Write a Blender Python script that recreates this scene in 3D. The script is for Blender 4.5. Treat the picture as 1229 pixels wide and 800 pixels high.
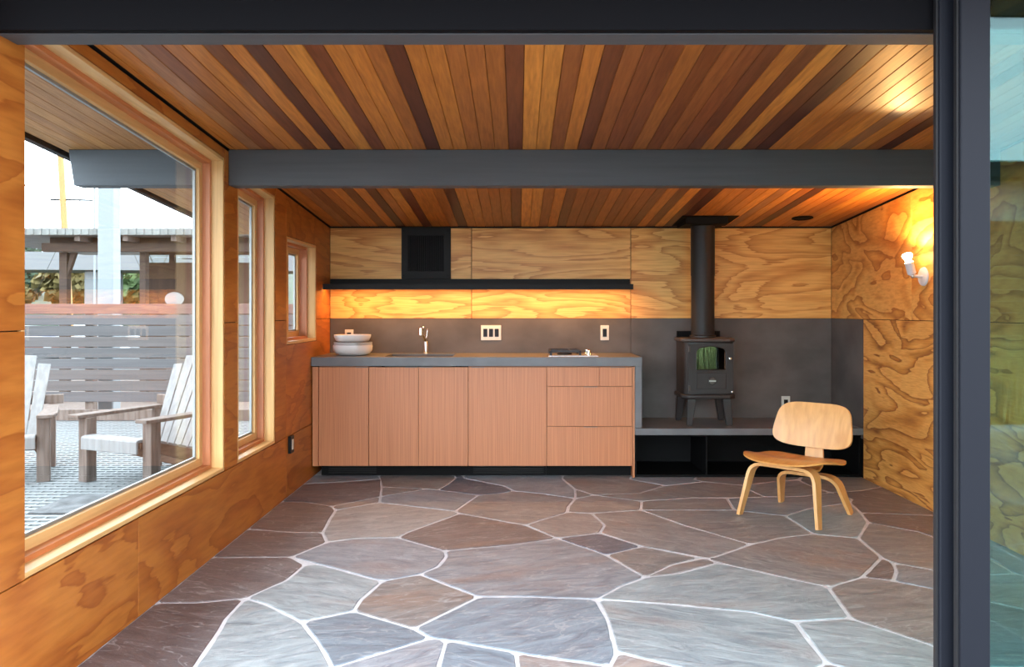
import bpy, bmesh, math, random
from mathutils import Vector, Matrix

for _o in list(bpy.data.objects):
    bpy.data.objects.remove(_o, do_unlink=True)
scene = bpy.context.scene
COL = scene.collection

# ------------------------------------------------------------------ camera
IW, IH, FPX = 1229.0, 800.0, 973.0
VPX, VPY, EYE = 622.0, 373.0, 1.284           # vanishing point of the level camera, eye height
cam_d = bpy.data.cameras.new('camera')
cam_d.sensor_fit = 'HORIZONTAL'
cam_d.sensor_width = 36.0
cam_d.lens = 36.0 * FPX / IW
cam_d.shift_x = -(VPX - IW / 2) / IW
cam_d.shift_y = (VPY - IH / 2) / IW
cam_d.clip_end = 600
cam = bpy.data.objects.new('camera', cam_d)
cam.location = (0, 0, EYE)
cam.rotation_euler = (math.pi / 2, 0, 0)
COL.objects.link(cam)
scene.camera = cam

# ------------------------------------------------------------------ exposure, world
vs = scene.view_settings
vs.view_transform = 'Standard'
vs.look = 'None'
vs.gamma = 1.0
vs.use_curve_mapping = False
vs.exposure = 0.63

world = bpy.data.worlds.new('overcast')
scene.world = world
world.use_nodes = True
wn, wl = world.node_tree.nodes, world.node_tree.links
wn.clear()
w_out = wn.new('ShaderNodeOutputWorld')
w_bg = wn.new('ShaderNodeBackground')
w_tc = wn.new('ShaderNodeTexCoord')
w_map = wn.new('ShaderNodeMapping')
w_map.inputs['Scale'].default_value = (1.2, 1.2, 4.0)
w_noise = wn.new('ShaderNodeTexNoise')
w_noise.inputs['Scale'].default_value = 2.2
w_noise.inputs['Detail'].default_value = 5.0
w_ramp = wn.new('ShaderNodeValToRGB')
w_ramp.color_ramp.elements[0].position = 0.3
w_ramp.color_ramp.elements[0].color = (0.70, 0.79, 0.92, 1)
w_ramp.color_ramp.elements[1].position = 0.62
w_ramp.color_ramp.elements[1].color = (0.87, 0.92, 1.0, 1)
wl.new(w_tc.outputs['Generated'], w_map.inputs['Vector'])
wl.new(w_map.outputs['Vector'], w_noise.inputs['Vector'])
wl.new(w_noise.outputs['Fac'], w_ramp.inputs['Fac'])
wl.new(w_ramp.outputs['Color'], w_bg.inputs['Color'])
w_bg.inputs['Strength'].default_value = 6.0
wl.new(w_bg.outputs['Background'], w_out.inputs['Surface'])

LED_W = 14.0          # watts of the strip under the kitchen shelf
BULB_W = 42.0         # watts of the wall sconce bulb

# ------------------------------------------------------------------ helpers
def tag(o, label=None, cat=None, group=None, kind=None):
    if label: o['label'] = label
    if cat: o['category'] = cat
    if group: o['group'] = group
    if kind: o['kind'] = kind
    return o

def empty(name, loc=(0, 0, 0), rz=0.0, label=None, cat=None, group=None, kind=None):
    o = bpy.data.objects.new(name, None)
    o.empty_display_size = 0.1
    COL.objects.link(o)
    o.location = loc
    o.rotation_euler = (0, 0, rz)
    return tag(o, label, cat, group, kind)

class MB:
    """collects shapes and links them as one mesh object"""
    def __init__(self):
        self.v, self.f = [], []
    def add(self, vs_, fs_):
        n = len(self.v)
        self.v += [tuple(p) for p in vs_]
        self.f += [tuple(i + n for i in f) for f in fs_]
        return self
    def box(self, x0, x1, y0, y1, z0, z1):
        return self.add([(x0, y0, z0), (x1, y0, z0), (x1, y1, z0), (x0, y1, z0),
                         (x0, y0, z1), (x1, y0, z1), (x1, y1, z1), (x0, y1, z1)],
                        [(0, 3, 2, 1), (4, 5, 6, 7), (0, 1, 5, 4), (1, 2, 6, 5), (2, 3, 7, 6), (3, 0, 4, 7)])
    def prism(self, poly, axis, a, b):
        """poly in the two other axes (order x,y,z without axis)"""
        def mk(p, t):
            if axis == 'x': return (t, p[0], p[1])
            if axis == 'y': return (p[0], t, p[1])
            return (p[0], p[1], t)
        n = len(poly)
        vs_ = [mk(p, a) for p in poly] + [mk(p, b) for p in poly]
        fs_ = [tuple(range(n - 1, -1, -1)), tuple(range(n, 2 * n))]
        fs_ += [(i, (i + 1) % n, n + (i + 1) % n, n + i) for i in range(n)]
        return self.add(vs_, fs_)
    def cyl(self, p0, p1, r0, r1=None, n=16, caps=True):
        r1 = r0 if r1 is None else r1
        p0, p1 = Vector(p0), Vector(p1)
        d = (p1 - p0).normalized()
        u = d.orthogonal().normalized(); w = d.cross(u)
        vs_ = []
        for p, r in ((p0, r0), (p1, r1)):
            for i in range(n):
                a = 2 * math.pi * i / n
                vs_.append(p + r * (math.cos(a) * u + math.sin(a) * w))
        fs_ = [(i, (i + 1) % n, n + (i + 1) % n, n + i) for i in range(n)]
        if caps: fs_ += [tuple(range(n - 1, -1, -1)), tuple(range(n, 2 * n))]
        return self.add(vs_, fs_)
    def lathe(self, prof, c=(0, 0, 0), n=32, axis='z', sx=1, sy=1):
        vs_, fs_ = [], []
        for r, h in prof:
            for i in range(n):
                a = 2 * math.pi * i / n
                x, y = r * math.cos(a) * sx, r * math.sin(a) * sy
                vs_.append((c[0] + x, c[1] + y, c[2] + h) if axis == 'z' else (c[0] + x, c[1] + h, c[2] + y))
        m = len(prof)
        for j in range(m - 1):
            for i in range(n):
                fs_.append((j * n + i, j * n + (i + 1) % n, (j + 1) * n + (i + 1) % n, (j + 1) * n + i))
        fs_ += [tuple(range(n - 1, -1, -1)), tuple((m - 1) * n + i for i in range(n))]
        return self.add(vs_, fs_)
    def tube(self, path, r, n=10):
        path = [Vector(p) for p in path]
        rs = r if isinstance(r, (list, tuple)) else [r] * len(path)
        vs_, fs_ = [], []
        u = None
        for k, p in enumerate(path):
            d = (path[min(k + 1, len(path) - 1)] - path[max(k - 1, 0)]).normalized()
            u = d.orthogonal().normalized() if u is None else (u - d * u.dot(d)).normalized()
            w = d.cross(u)
            for i in range(n):
                a = 2 * math.pi * i / n
                vs_.append(p + rs[k] * (math.cos(a) * u + math.sin(a) * w))
        for k in range(len(path) - 1):
            for i in range(n):
                fs_.append((k * n + i, k * n + (i + 1) % n, (k + 1) * n + (i + 1) % n, (k + 1) * n + i))
        fs_ += [tuple(range(n - 1, -1, -1)), tuple((len(path) - 1) * n + i for i in range(n))]
        return self.add(vs_, fs_)
    def strip(self, path, widths, thick, side):
        """flat ribbon with thickness along a path; side = unit vector across the ribbon (may be a list)"""
        path = [Vector(p) for p in path]
        vs_, fs_ = [], []
        for k, p in enumerate(path):
            d = (path[min(k + 1, len(path) - 1)] - path[max(k - 1, 0)]).normalized()
            s = Vector(side[k] if isinstance(side, list) else side)
            s = (s - d * s.dot(d)).normalized()
            nn = d.cross(s)
            wd = widths[k] if isinstance(widths, (list, tuple)) else widths
            for a, b in ((-1, -1), (1, -1), (1, 1), (-1, 1)):
                vs_.append(p + s * a * wd / 2 + nn * b * thick / 2)
        m = len(path)
        for k in range(m - 1):
            for i in range(4):
                fs_.append((k * 4 + i, k * 4 + (i + 1) % 4, (k + 1) * 4 + (i + 1) % 4, (k + 1) * 4 + i))
        fs_ += [(3, 2, 1, 0), tuple((m - 1) * 4 + i for i in range(4))]
        return self.add(vs_, fs_)
    def sheet(self, fn, nu, nv, thick):
        """fn(u,v) -> (point, normal) for u,v in 0..1, closed shell of given thickness"""
        P = [[fn(i / nu, j / nv) for j in range(nv + 1)] for i in range(nu + 1)]
        vs_, fs_ = [], []
        for s in (0.5, -0.5):
            for i in range(nu + 1):
                for j in range(nv + 1):
                    p, nn = P[i][j]
                    vs_.append(Vector(p) + Vector(nn).normalized() * thick * s)
        N = (nu + 1) * (nv + 1)
        ix = lambda i, j: i * (nv + 1) + j
        for i in range(nu):
            for j in range(nv):
                fs_.append((ix(i, j), ix(i + 1, j), ix(i + 1, j + 1), ix(i, j + 1)))
                fs_.append((N + ix(i, j), N + ix(i, j + 1), N + ix(i + 1, j + 1), N + ix(i + 1, j)))
        ring = [ix(i, 0) for i in range(nu)] + [ix(nu, j) for j in range(nv)] + [ix(i, nv) for i in range(nu, 0, -1)] + [ix(0, j) for j in range(nv, 0, -1)]
        for k in range(len(ring)):
            a, b = ring[k], ring[(k + 1) % len(ring)]
            fs_.append((b, a, N + a, N + b))
        return self.add(vs_, fs_)
    def mesh(self, name, bevel=0.0, segs=1, smooth=None, merge=False):
        me = bpy.data.meshes.new(name)
        me.from_pydata(self.v, [], self.f)
        bm = bmesh.new(); bm.from_mesh(me)
        if merge: bmesh.ops.remove_doubles(bm, verts=bm.verts, dist=1e-5)
        bmesh.ops.recalc_face_normals(bm, faces=bm.faces)
        if bevel > 0:
            ed = [e for e in bm.edges if len(e.link_faces) == 2 and e.calc_face_angle(0) > 0.6]
            bmesh.ops.bevel(bm, geom=ed, offset=bevel, segments=segs, affect='EDGES', clamp_overlap=True, profile=0.5)
        bm.to_mesh(me); bm.free()
        if smooth:
            me.shade_smooth()
            me.set_sharp_from_angle(angle=math.radians(smooth))
        return me
    def build(self, name, mat, parent=None, bevel=0.0, segs=1, smooth=None, world=True, color=None):
        if parent is not None and world:
            off = Vector(parent.location)
            if parent.parent is not None: off = off + Vector(parent.parent.location)
            self.v = [tuple(Vector(p) - off) for p in self.v]
        me = self.mesh(name, bevel, segs, smooth)
        me.materials.append(mat)
        o = bpy.data.objects.new(name, me)
        COL.objects.link(o)
        o.parent = parent
        if color: o.color = color
        return o

def at(x, y, Y):
    """photo pixel at depth Y"""
    return ((x - VPX) * Y / FPX, Y, EYE - (y - VPY) * Y / FPX)

def floor_pt(x, y, z=0.0):
    Y = (EYE - z) * FPX / (y - VPY)
    return ((x - VPX) * Y / FPX, Y)

def copy_tree(o, parent=None):
    c = o.copy(); COL.objects.link(c); c.parent = parent
    for ch in list(o.children): copy_tree(ch, c)
    return c

# ------------------------------------------------------------------ materials
def nmat(name):
    m = bpy.data.materials.new(name)
    m.use_nodes = True
    nt = m.node_tree
    return m, nt, nt.nodes, nt.links, nt.nodes['Principled BSDF']

def simple(name, col, rough=0.5, metal=0.0, spec=0.5, bump=0.0, bscale=60.0, var=0.0, vscale=6.0, stretch=(1, 1, 1), coat=0.0):
    m, nt, N, L, b = nmat(name)
    b.inputs['Base Color'].default_value = (*col, 1)
    b.inputs['Roughness'].default_value = rough
    b.inputs['Metallic'].default_value = metal
    b.inputs['Specular IOR Level'].default_value = spec
    b.inputs['Coat Weight'].default_value = coat
    tc = N.new('ShaderNodeTexCoord'); mp = N.new('ShaderNodeMapping')
    mp.inputs['Scale'].default_value = stretch
    L.new(tc.outputs['Object'], mp.inputs['Vector'])
    if var > 0:
        no = N.new('ShaderNodeTexNoise'); no.inputs['Scale'].default_value = vscale; no.inputs['Detail'].default_value = 6
        L.new(mp.outputs['Vector'], no.inputs['Vector'])
        r = N.new('ShaderNodeValToRGB')
        r.color_ramp.elements[0].position = 0.3; r.color_ramp.elements[1].position = 0.7
        r.color_ramp.elements[0].color = (*[c * (1 - var) for c in col], 1)
        r.color_ramp.elements[1].color = (*[min(1, c * (1 + var)) for c in col], 1)
        L.new(no.outputs['Fac'], r.inputs['Fac']); L.new(r.outputs['Color'], b.inputs['Base Color'])
    if bump > 0:
        nb = N.new('ShaderNodeTexNoise'); nb.inputs['Scale'].default_value = bscale; nb.inputs['Detail'].default_value = 4
        L.new(mp.outputs['Vector'], nb.inputs['Vector'])
        bp = N.new('ShaderNodeBump'); bp.inputs['Strength'].default_value = bump; bp.inputs['Distance'].default_value = 0.005
        L.new(nb.outputs['Fac'], bp.inputs['Height']); L.new(bp.outputs['Normal'], b.inputs['Normal'])
    return m

def math_node(N, L, op, a, bval):
    n = N.new('ShaderNodeMath'); n.operation = op
    L.new(a, n.inputs[0])
    if isinstance(bval, (int, float)): n.inputs[1].default_value = bval
    else: L.new(bval, n.inputs[1])
    return n.outputs[0]

def plywood(name, scale, bands, light, mid, dark, rough=0.42, seed=0.0, feather=0.7):
    """rotary cut plywood: flat contour figure of a slow noise plus fine grain"""
    m, nt, N, L, b = nmat(name)
    tc = N.new('ShaderNodeTexCoord'); oi = N.new('ShaderNodeObjectInfo')
    off = N.new('ShaderNodeVectorMath'); off.operation = 'SCALE'
    cmb = N.new('ShaderNodeCombineXYZ')
    L.new(oi.outputs['Random'], cmb.inputs[0]); L.new(oi.outputs['Random'], cmb.inputs[1]); L.new(oi.outputs['Random'], cmb.inputs[2])
    L.new(cmb.outputs[0], off.inputs[0]); off.inputs['Scale'].default_value = 17.0 + seed
    add = N.new('ShaderNodeVectorMath'); add.operation = 'ADD'
    L.new(tc.outputs['Object'], add.inputs[0]); L.new(off.outputs[0], add.inputs[1])
    mp = N.new('ShaderNodeMapping'); mp.inputs['Scale'].default_value = scale
    L.new(add.outputs[0], mp.inputs['Vector'])
    n1 = N.new('ShaderNodeTexNoise'); n1.inputs['Scale'].default_value = 1.0; n1.inputs['Detail'].default_value = 2.2
    n1.inputs['Roughness'].default_value = 0.45; n1.inputs['Distortion'].default_value = 0.9
    L.new(mp.outputs[0], n1.inputs['Vector'])
    v = math_node(N, L, 'MULTIPLY', n1.outputs['Fac'], bands)
    mp3 = N.new('ShaderNodeMapping'); mp3.inputs['Scale'].default_value = tuple(3.0 * s ** 2.2 for s in scale)
    L.new(add.outputs[0], mp3.inputs['Vector'])
    n3 = N.new('ShaderNodeTexNoise'); n3.inputs['Scale'].default_value = 1.0; n3.inputs['Detail'].default_value = 4
    L.new(mp3.outputs[0], n3.inputs['Vector'])
    ragged = math_node(N, L, 'MULTIPLY', n3.outputs['Fac'], feather)
    v2 = math_node(N, L, 'ADD', v, ragged)
    fr = math_node(N, L, 'FRACT', v2, 0.0)
    r = N.new('ShaderNodeValToRGB')
    e = r.color_ramp.elements
    e[0].position = 0.0; e[0].color = (*dark, 1)
    e[1].position = 0.10; e[1].color = (*[(a * 0.5 + c * 0.5) for a, c in zip(dark, mid)], 1)
    e2 = e.new(0.32); e2.color = (*mid, 1)
    e3 = e.new(0.62); e3.color = (*light, 1)
    e4 = e.new(0.95); e4.color = (*light, 1)
    e5 = e.new(1.0); e5.color = (*dark, 1)
    L.new(fr, r.inputs['Fac'])
    # fine grain
    mp2 = N.new('ShaderNodeMapping'); mp2.inputs['Scale'].default_value = tuple(s ** 2.0 * 9 for s in scale)
    L.new(add.outputs[0], mp2.inputs['Vector'])
    n2 = N.new('ShaderNodeTexNoise'); n2.inputs['Scale'].default_value = 1.0; n2.inputs['Detail'].default_value = 5
    L.new(mp2.outputs[0], n2.inputs['Vector'])
    r2 = N.new('ShaderNodeValToRGB')
    r2.color_ramp.elements[0].position = 0.3; r2.color_ramp.elements[0].color = (0.80, 0.74, 0.68, 1)
    r2.color_ramp.elements[1].position = 0.62; r2.color_ramp.elements[1].color = (1, 1, 1, 1)
    L.new(n2.outputs['Fac'], r2.inputs['Fac'])
    mx = N.new('ShaderNodeMix'); mx.data_type = 'RGBA'; mx.blend_type = 'MULTIPLY'; mx.inputs['Factor'].default_value = 1
    L.new(r.outputs['Color'], mx.inputs['A']); L.new(r2.outputs['Color'], mx.inputs['B'])
    L.new(mx.outputs['Result'], b.inputs['Base Color'])
    b.inputs['Roughness'].default_value = rough
    b.inputs['Specular IOR Level'].default_value = 0.4
    return m

def streak_wood(name, col=None, scale=(60, 1.2, 60), lo=(0.72, 0.66, 0.6), rough=0.4, coat=0.0, fine=3.0, spec=0.5):
    """straight grained wood; col None -> colour of the object"""
    m, nt, N, L, b = nmat(name)
    tc = N.new('ShaderNodeTexCoord'); oi = N.new('ShaderNodeObjectInfo')
    cmb = N.new('ShaderNodeCombineXYZ')
    rr = math_node(N, L, 'MULTIPLY', oi.outputs['Random'], 31.0)
    for i in range(3): L.new(rr, cmb.inputs[i])
    add = N.new('ShaderNodeVectorMath'); add.operation = 'ADD'
    L.new(tc.outputs['Object'], add.inputs[0]); L.new(cmb.outputs[0], add.inputs[1])
    mp = N.new('ShaderNodeMapping'); mp.inputs['Scale'].default_value = scale
    L.new(add.outputs[0], mp.inputs['Vector'])
    n = N.new('ShaderNodeTexNoise'); n.inputs['Scale'].default_value = 1.0; n.inputs['Detail'].default_value = fine
    n.inputs['Distortion'].default_value = 0.3
    L.new(mp.outputs[0], n.inputs['Vector'])
    r = N.new('ShaderNodeValToRGB')
    r.color_ramp.elements[0].position = 0.32; r.color_ramp.elements[0].color = (*lo, 1)
    r.color_ramp.elements[1].position = 0.66; r.color_ramp.elements[1].color = (1.06, 1.06, 1.06, 1)
    L.new(n.outputs['Fac'], r.inputs['Fac'])
    mx = N.new('ShaderNodeMix'); mx.data_type = 'RGBA'; mx.blend_type = 'MULTIPLY'; mx.inputs['Factor'].default_value = 1
    L.new(r.outputs['Color'], mx.inputs['B'])
    if col is None: L.new(oi.outputs['Color'], mx.inputs['A'])
    else: mx.inputs['A'].default_value = (*col, 1)
    L.new(mx.outputs['Result'], b.inputs['Base Color'])
    b.inputs['Roughness'].default_value = rough
    b.inputs['Coat Weight'].default_value = coat
    b.inputs['Coat Roughness'].default_value = 0.22
    b.inputs['Specular IOR Level'].default_value = spec
    return m

def flagstone_mat():
    m, nt, N, L, b = nmat('flagstone')
    tc = N.new('ShaderNodeTexCoord'); oi = N.new('ShaderNodeObjectInfo')
    rot = N.new('ShaderNodeVectorRotate'); rot.rotation_type = 'Z_AXIS'
    ang = math_node(N, L, 'MULTIPLY', oi.outputs['Random'], 1.2)
    ang = math_node(N, L, 'SUBTRACT', ang, 0.6)
    L.new(tc.outputs['Object'], rot.inputs['Vector']); L.new(ang, rot.inputs['Angle'])
    mp = N.new('ShaderNodeMapping'); mp.inputs['Scale'].default_value = (2.2, 7.0, 1)
    cmb = N.new('ShaderNodeCombineXYZ')
    rr = math_node(N, L, 'MULTIPLY', oi.outputs['Random'], 40.0)
    L.new(rr, cmb.inputs[0]); L.new(rr, cmb.inputs[1])
    L.new(cmb.outputs[0], mp.inputs['Location'])
    L.new(rot.outputs[0], mp.inputs['Vector'])
    n1 = N.new('ShaderNodeTexNoise'); n1.inputs['Scale'].default_value = 2.2; n1.inputs['Detail'].default_value = 9; n1.inputs['Distortion'].default_value = 1.0
    n1.inputs['Roughness'].default_value = 0.70
    L.new(mp.outputs[0], n1.inputs['Vector'])
    r = N.new('ShaderNodeValToRGB')
    r.color_ramp.elements[0].position = 0.28; r.color_ramp.elements[0].color = (0.5, 0.52, 0.56, 1)
    r.color_ramp.elements[1].position = 0.7; r.color_ramp.elements[1].color = (1.5, 1.45, 1.4, 1)
    L.new(n1.outputs['Fac'], r.inputs['Fac'])
    mx = N.new('ShaderNodeMix'); mx.data_type = 'RGBA'; mx.blend_type = 'MULTIPLY'; mx.inputs['Factor'].default_value = 1
    L.new(oi.outputs['Color'], mx.inputs['A']); L.new(r.outputs['Color'], mx.inputs['B'])
    # rusty patches
    n4 = N.new('ShaderNodeTexNoise'); n4.inputs['Scale'].default_value = 0.55; n4.inputs['Detail'].default_value = 3
    L.new(mp.outputs[0], n4.inputs['Vector'])
    r4 = N.new('ShaderNodeValToRGB')
    r4.color_ramp.elements[0].position = 0.56; r4.color_ramp.elements[0].color = (0, 0, 0, 1)
    r4.color_ramp.elements[1].position = 0.72; r4.color_ramp.elements[1].color = (0.42, 0.42, 0.42, 1)
    L.new(n4.outputs['Fac'], r4.inputs['Fac'])
    mr = N.new('ShaderNodeMix'); mr.data_type = 'RGBA'
    L.new(r4.outputs['Color'], mr.inputs['Factor']); L.new(mx.outputs['Result'], mr.inputs['A'])
    mr.inputs['B'].default_value = (0.30, 0.17, 0.11, 1)
    # pale cleft flecks
    n2 = N.new('ShaderNodeTexNoise'); n2.inputs['Scale'].default_value = 9; n2.inputs['Detail'].default_value = 5; n2.inputs['Distortion'].default_value = 1.5
    L.new(mp.outputs[0], n2.inputs['Vector'])
    r2 = N.new('ShaderNodeValToRGB')
    r2.color_ramp.elements[0].position = 0.60; r2.color_ramp.elements[0].color = (0, 0, 0, 1)
    r2.color_ramp.elements[1].position = 0.74; r2.color_ramp.elements[1].color = (1, 1, 1, 1)
    L.new(n2.outputs['Fac'], r2.inputs['Fac'])
    f2 = math_node(N, L, 'MULTIPLY', r2.outputs['Color'], 0.5)
    m2 = N.new('ShaderNodeMix'); m2.data_type = 'RGBA'
    L.new(f2, m2.inputs['Factor']); L.new(mr.outputs['Result'], m2.inputs['A']); m2.inputs['B'].default_value = (0.55, 0.55, 0.56, 1)
    n5 = N.new('ShaderNodeTexNoise'); n5.inputs['Scale'].default_value = 0.9; n5.inputs['Detail'].default_value = 4; n5.inputs['Distortion'].default_value = 0.5
    L.new(mp.outputs[0], n5.inputs['Vector'])
    d5 = math_node(N, L, 'SUBTRACT', n5.outputs['Fac'], 0.5)
    d5 = math_node(N, L, 'ABSOLUTE', d5, 0.0)
    r5 = N.new('ShaderNodeValToRGB')
    r5.color_ramp.elements[0].position = 0.0; r5.color_ramp.elements[0].color = (0.45, 0.45, 0.45, 1)
    r5.color_ramp.elements[1].position = 0.010; r5.color_ramp.elements[1].color = (0, 0, 0, 1)
    L.new(d5, r5.inputs['Fac'])
    m5 = N.new('ShaderNodeMix'); m5.data_type = 'RGBA'
    L.new(r5.outputs['Color'], m5.inputs['Factor']); L.new(m2.outputs['Result'], m5.inputs['A']); m5.inputs['B'].default_value = (0.5, 0.5, 0.51, 1)
    L.new(m5.outputs['Result'], b.inputs['Base Color'])
    rg = N.new('ShaderNodeMapRange'); rg.inputs['To Min'].default_value = 0.28; rg.inputs['To Max'].default_value = 0.50
    L.new(n1.outputs['Fac'], rg.inputs['Value']); L.new(rg.outputs['Result'], b.inputs['Roughness'])
    bp = N.new('ShaderNodeBump'); bp.inputs['Strength'].default_value = 0.8; bp.inputs['Distance'].default_value = 0.012
    L.new(n1.outputs['Fac'], bp.inputs['Height']); L.new(bp.outputs['Normal'], b.inputs['Normal'])
    b.inputs['Specular IOR Level'].default_value = 0.6
    return m

def glass_mat(name, tint, refl, refl_col=(1, 1, 1), rough=0.0):
    m = bpy.data.materials.new(name); m.use_nodes = True
    N, L = m.node_tree.nodes, m.node_tree.links
    N.clear()
    out = N.new('ShaderNodeOutputMaterial'); tr = N.new('ShaderNodeBsdfTransparent'); gl = N.new('ShaderNodeBsdfGlossy')
    tr.inputs['Color'].default_value = (*tint, 1); gl.inputs['Color'].default_value = (*refl_col, 1); gl.inputs['Roughness'].default_value = rough
    fz = N.new('ShaderNodeLayerWeight'); fz.inputs['Blend'].default_value = 0.5
    pw = N.new('ShaderNodeMath'); pw.operation = 'POWER'; pw.inputs[1].default_value = 5.0
    L.new(fz.outputs['Facing'], pw.inputs[0])
    rg = N.new('ShaderNodeMapRange'); rg.inputs['To Min'].default_value = refl; rg.inputs['To Max'].default_value = 0.8
    L.new(pw.outputs[0], rg.inputs['Value'])
    mx = N.new('ShaderNodeMixShader')
    L.new(rg.outputs['Result'], mx.inputs[0]); L.new(tr.outputs[0], mx.inputs[1]); L.new(gl.outputs[0], mx.inputs[2])
    L.new(mx.outputs[0], out.inputs['Surface'])
    return m

def emis(name, col, strength):
    m = bpy.data.materials.new(name); m.use_nodes = True
    b = m.node_tree.nodes['Principled BSDF']
    b.inputs['Emission Color'].default_value = (*col, 1); b.inputs['Emission Strength'].default_value = strength
    b.inputs['Base Color'].default_value = (*col, 1)
    return m

M = {}
M['ply_back'] = plywood('plywood_back', (0.75, 1, 3.4), 8.0, (0.82, 0.455, 0.130), (0.72, 0.355, 0.085), (0.52, 0.205, 0.04), feather=1.0)
M['ply_side'] = plywood('plywood_side', (1, 1.25, 2.6), 7.0, (0.76, 0.39, 0.10), (0.66, 0.30, 0.065), (0.42, 0.145, 0.026), feather=0.5)
M['ply_right_low'] = plywood('plywood_right_low', (1, 1.15, 4.0), 6.5, (0.75, 0.385, 0.10), (0.65, 0.30, 0.065), (0.30, 0.105, 0.024), feather=0.35)
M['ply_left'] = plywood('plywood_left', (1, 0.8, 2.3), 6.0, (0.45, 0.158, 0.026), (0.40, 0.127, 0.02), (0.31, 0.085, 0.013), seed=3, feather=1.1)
M['ply_edge'] = simple('plywood_edge_dark', (0.02, 0.014, 0.01), 0.9)
M['cedar'] = streak_wood('cedar_plank', None, (70, 1.0, 70), (0.72, 0.64, 0.58), 0.40, coat=0.04, spec=0.28)
M['cedar_out'] = streak_wood('cedar_soffit', None, (70, 1.0, 70), (0.72, 0.66, 0.6), 0.5)
M['fir_pale'] = streak_wood('fir_trim', (0.68, 0.415, 0.165), (40, 40, 2), (0.82, 0.76, 0.7), 0.4)
M['fir_pale_h'] = streak_wood('fir_trim_level', (0.68, 0.415, 0.165), (40, 2, 40), (0.82, 0.76, 0.7), 0.4)
M['fir_red'] = streak_wood('fir_frame', (0.52, 0.20, 0.085), (40, 40, 2), (0.78, 0.7, 0.66), 0.4)
M['fir_red_h'] = streak_wood('fir_frame_level', (0.52, 0.18, 0.06), (40, 2, 40), (0.78, 0.7, 0.66), 0.4)
M['fir_cab'] = streak_wood('cabinet_veneer', (0.53, 0.205, 0.083), (190, 190, 1.6), (0.8, 0.76, 0.72), 0.42, fine=2.0)
M['cab_body'] = simple('cabinet_body', (0.30, 0.12, 0.06), 0.6)
M['black'] = simple('black_board', (0.006, 0.006, 0.006), 0.7, spec=0.1)
M['black_box'] = simple('black_box_paint', (0.004, 0.004, 0.004), 0.55, spec=0.12)
M['steel_black'] = simple('blackened_steel', (0.011, 0.011, 0.010), 0.55, 0.0, spec=0.2, bump=0.15, bscale=40)
M['beam'] = simple('beam_paint', (0.074, 0.075, 0.077), 0.6, spec=0.3, var=0.08, vscale=3, stretch=(0.6, 8, 12), bump=0.12, bscale=30)
M['beam_out'] = simple('beam_paint_outside', (0.085, 0.098, 0.115), 0.55, var=0.08, vscale=3, stretch=(0.6, 8, 12))
M['header'] = simple('track_header', (0.005, 0.005, 0.006), 0.8, spec=0.08)
M['door_alu'] = simple('door_aluminium', (0.010, 0.0115, 0.016), 0.5, spec=0.13)
M['door_dark'] = simple('door_seal', (0.006, 0.006, 0.007), 0.6)
M['concrete'] = simple('dark_concrete', (0.098, 0.086, 0.079), 0.55, spec=0.3, var=0.30, vscale=2.6, stretch=(1, 1, 1.4), bump=0.06, bscale=30)
M['concrete_top'] = simple('counter_concrete', (0.13, 0.135, 0.14), 0.42, var=0.15, vscale=6, bump=0.05, bscale=40)
M['grout'] = simple('pale_grout', (0.66, 0.65, 0.67), 0.9, bump=0.4, bscale=150, var=0.12, vscale=20)
M['stone'] = flagstone_mat()
M['iron'] = simple('cast_iron', (0.026, 0.022, 0.021), 0.45, spec=0.35, bump=0.12, bscale=120)
M['iron_top'] = simple('cast_iron_top', (0.06, 0.045, 0.038), 0.38, spec=0.5)
M['pipe'] = simple('flue_paint', (0.018, 0.017, 0.016), 0.5, spec=0.3)
M['chrome'] = simple('chrome', (0.7, 0.7, 0.7), 0.18, 1.0)
M['steel'] = simple('brushed_steel', (0.55, 0.54, 0.52), 0.32, 1.0)
M['pull'] = simple('pull_metal', (0.22, 0.19, 0.17), 0.4, 0.6)
M['white_cer'] = simple('white_ceramic', (0.72, 0.70, 0.68), 0.28)
M['grey_cer'] = simple('grey_ceramic', (0.42, 0.40, 0.38), 0.35)
M['plate'] = simple('switch_plate', (0.62, 0.60, 0.54), 0.4)
M['switch'] = simple('switch_black', (0.006, 0.006, 0.006), 0.4, spec=0.2)
M['chair'] = streak_wood('ash_plywood', (0.70, 0.37, 0.125), (26, 26, 1.0), (0.86, 0.8, 0.74), 0.34, coat=0.2)
M['chair_seat'] = streak_wood('ash_plywood_seat', (0.68, 0.32, 0.085), (26, 1.2, 26), (0.84, 0.78, 0.72), 0.32, coat=0.2)
M['aged'] = streak_wood('weathered_cedar', (0.165, 0.128, 0.11), (30, 30, 2.5), (0.55, 0.5, 0.46), 0.8)
M['aged_white'] = streak_wood('sunbleached_slats', (0.235, 0.235, 0.235), (30, 30, 2.5), (0.8, 0.78, 0.76), 0.75)
M['aged_brown'] = streak_wood('chair_underside', (0.17, 0.095, 0.06), (30, 2, 30), (0.6, 0.55, 0.5), 0.8)
M['slat'] = streak_wood('fence_stain_and_reflection', None, (1.0, 30, 30), (0.8, 0.8, 0.8), 0.75)
M['grate'] = simple('deck_grating', (0.20, 0.215, 0.22), 0.6)
M['mat'] = simple('rubber_mat', (0.10, 0.105, 0.11), 0.8, var=0.5, vscale=9, bump=0.3)
M['glass'] = glass_mat('window_glass', (0.92, 0.95, 0.94), 0.022)
M['glass_door'] = glass_mat('door_glass', (0.74, 0.85, 0.83), 0.030, (0.60, 0.86, 0.88))
M['glass_stove'] = glass_mat('stove_glass', (0.10, 0.11, 0.10), 0.24, (1.0, 0.84, 0.80))
M['spacer'] = simple('glazing_spacer', (0.32, 0.34, 0.34), 0.4, 0.6)
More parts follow.
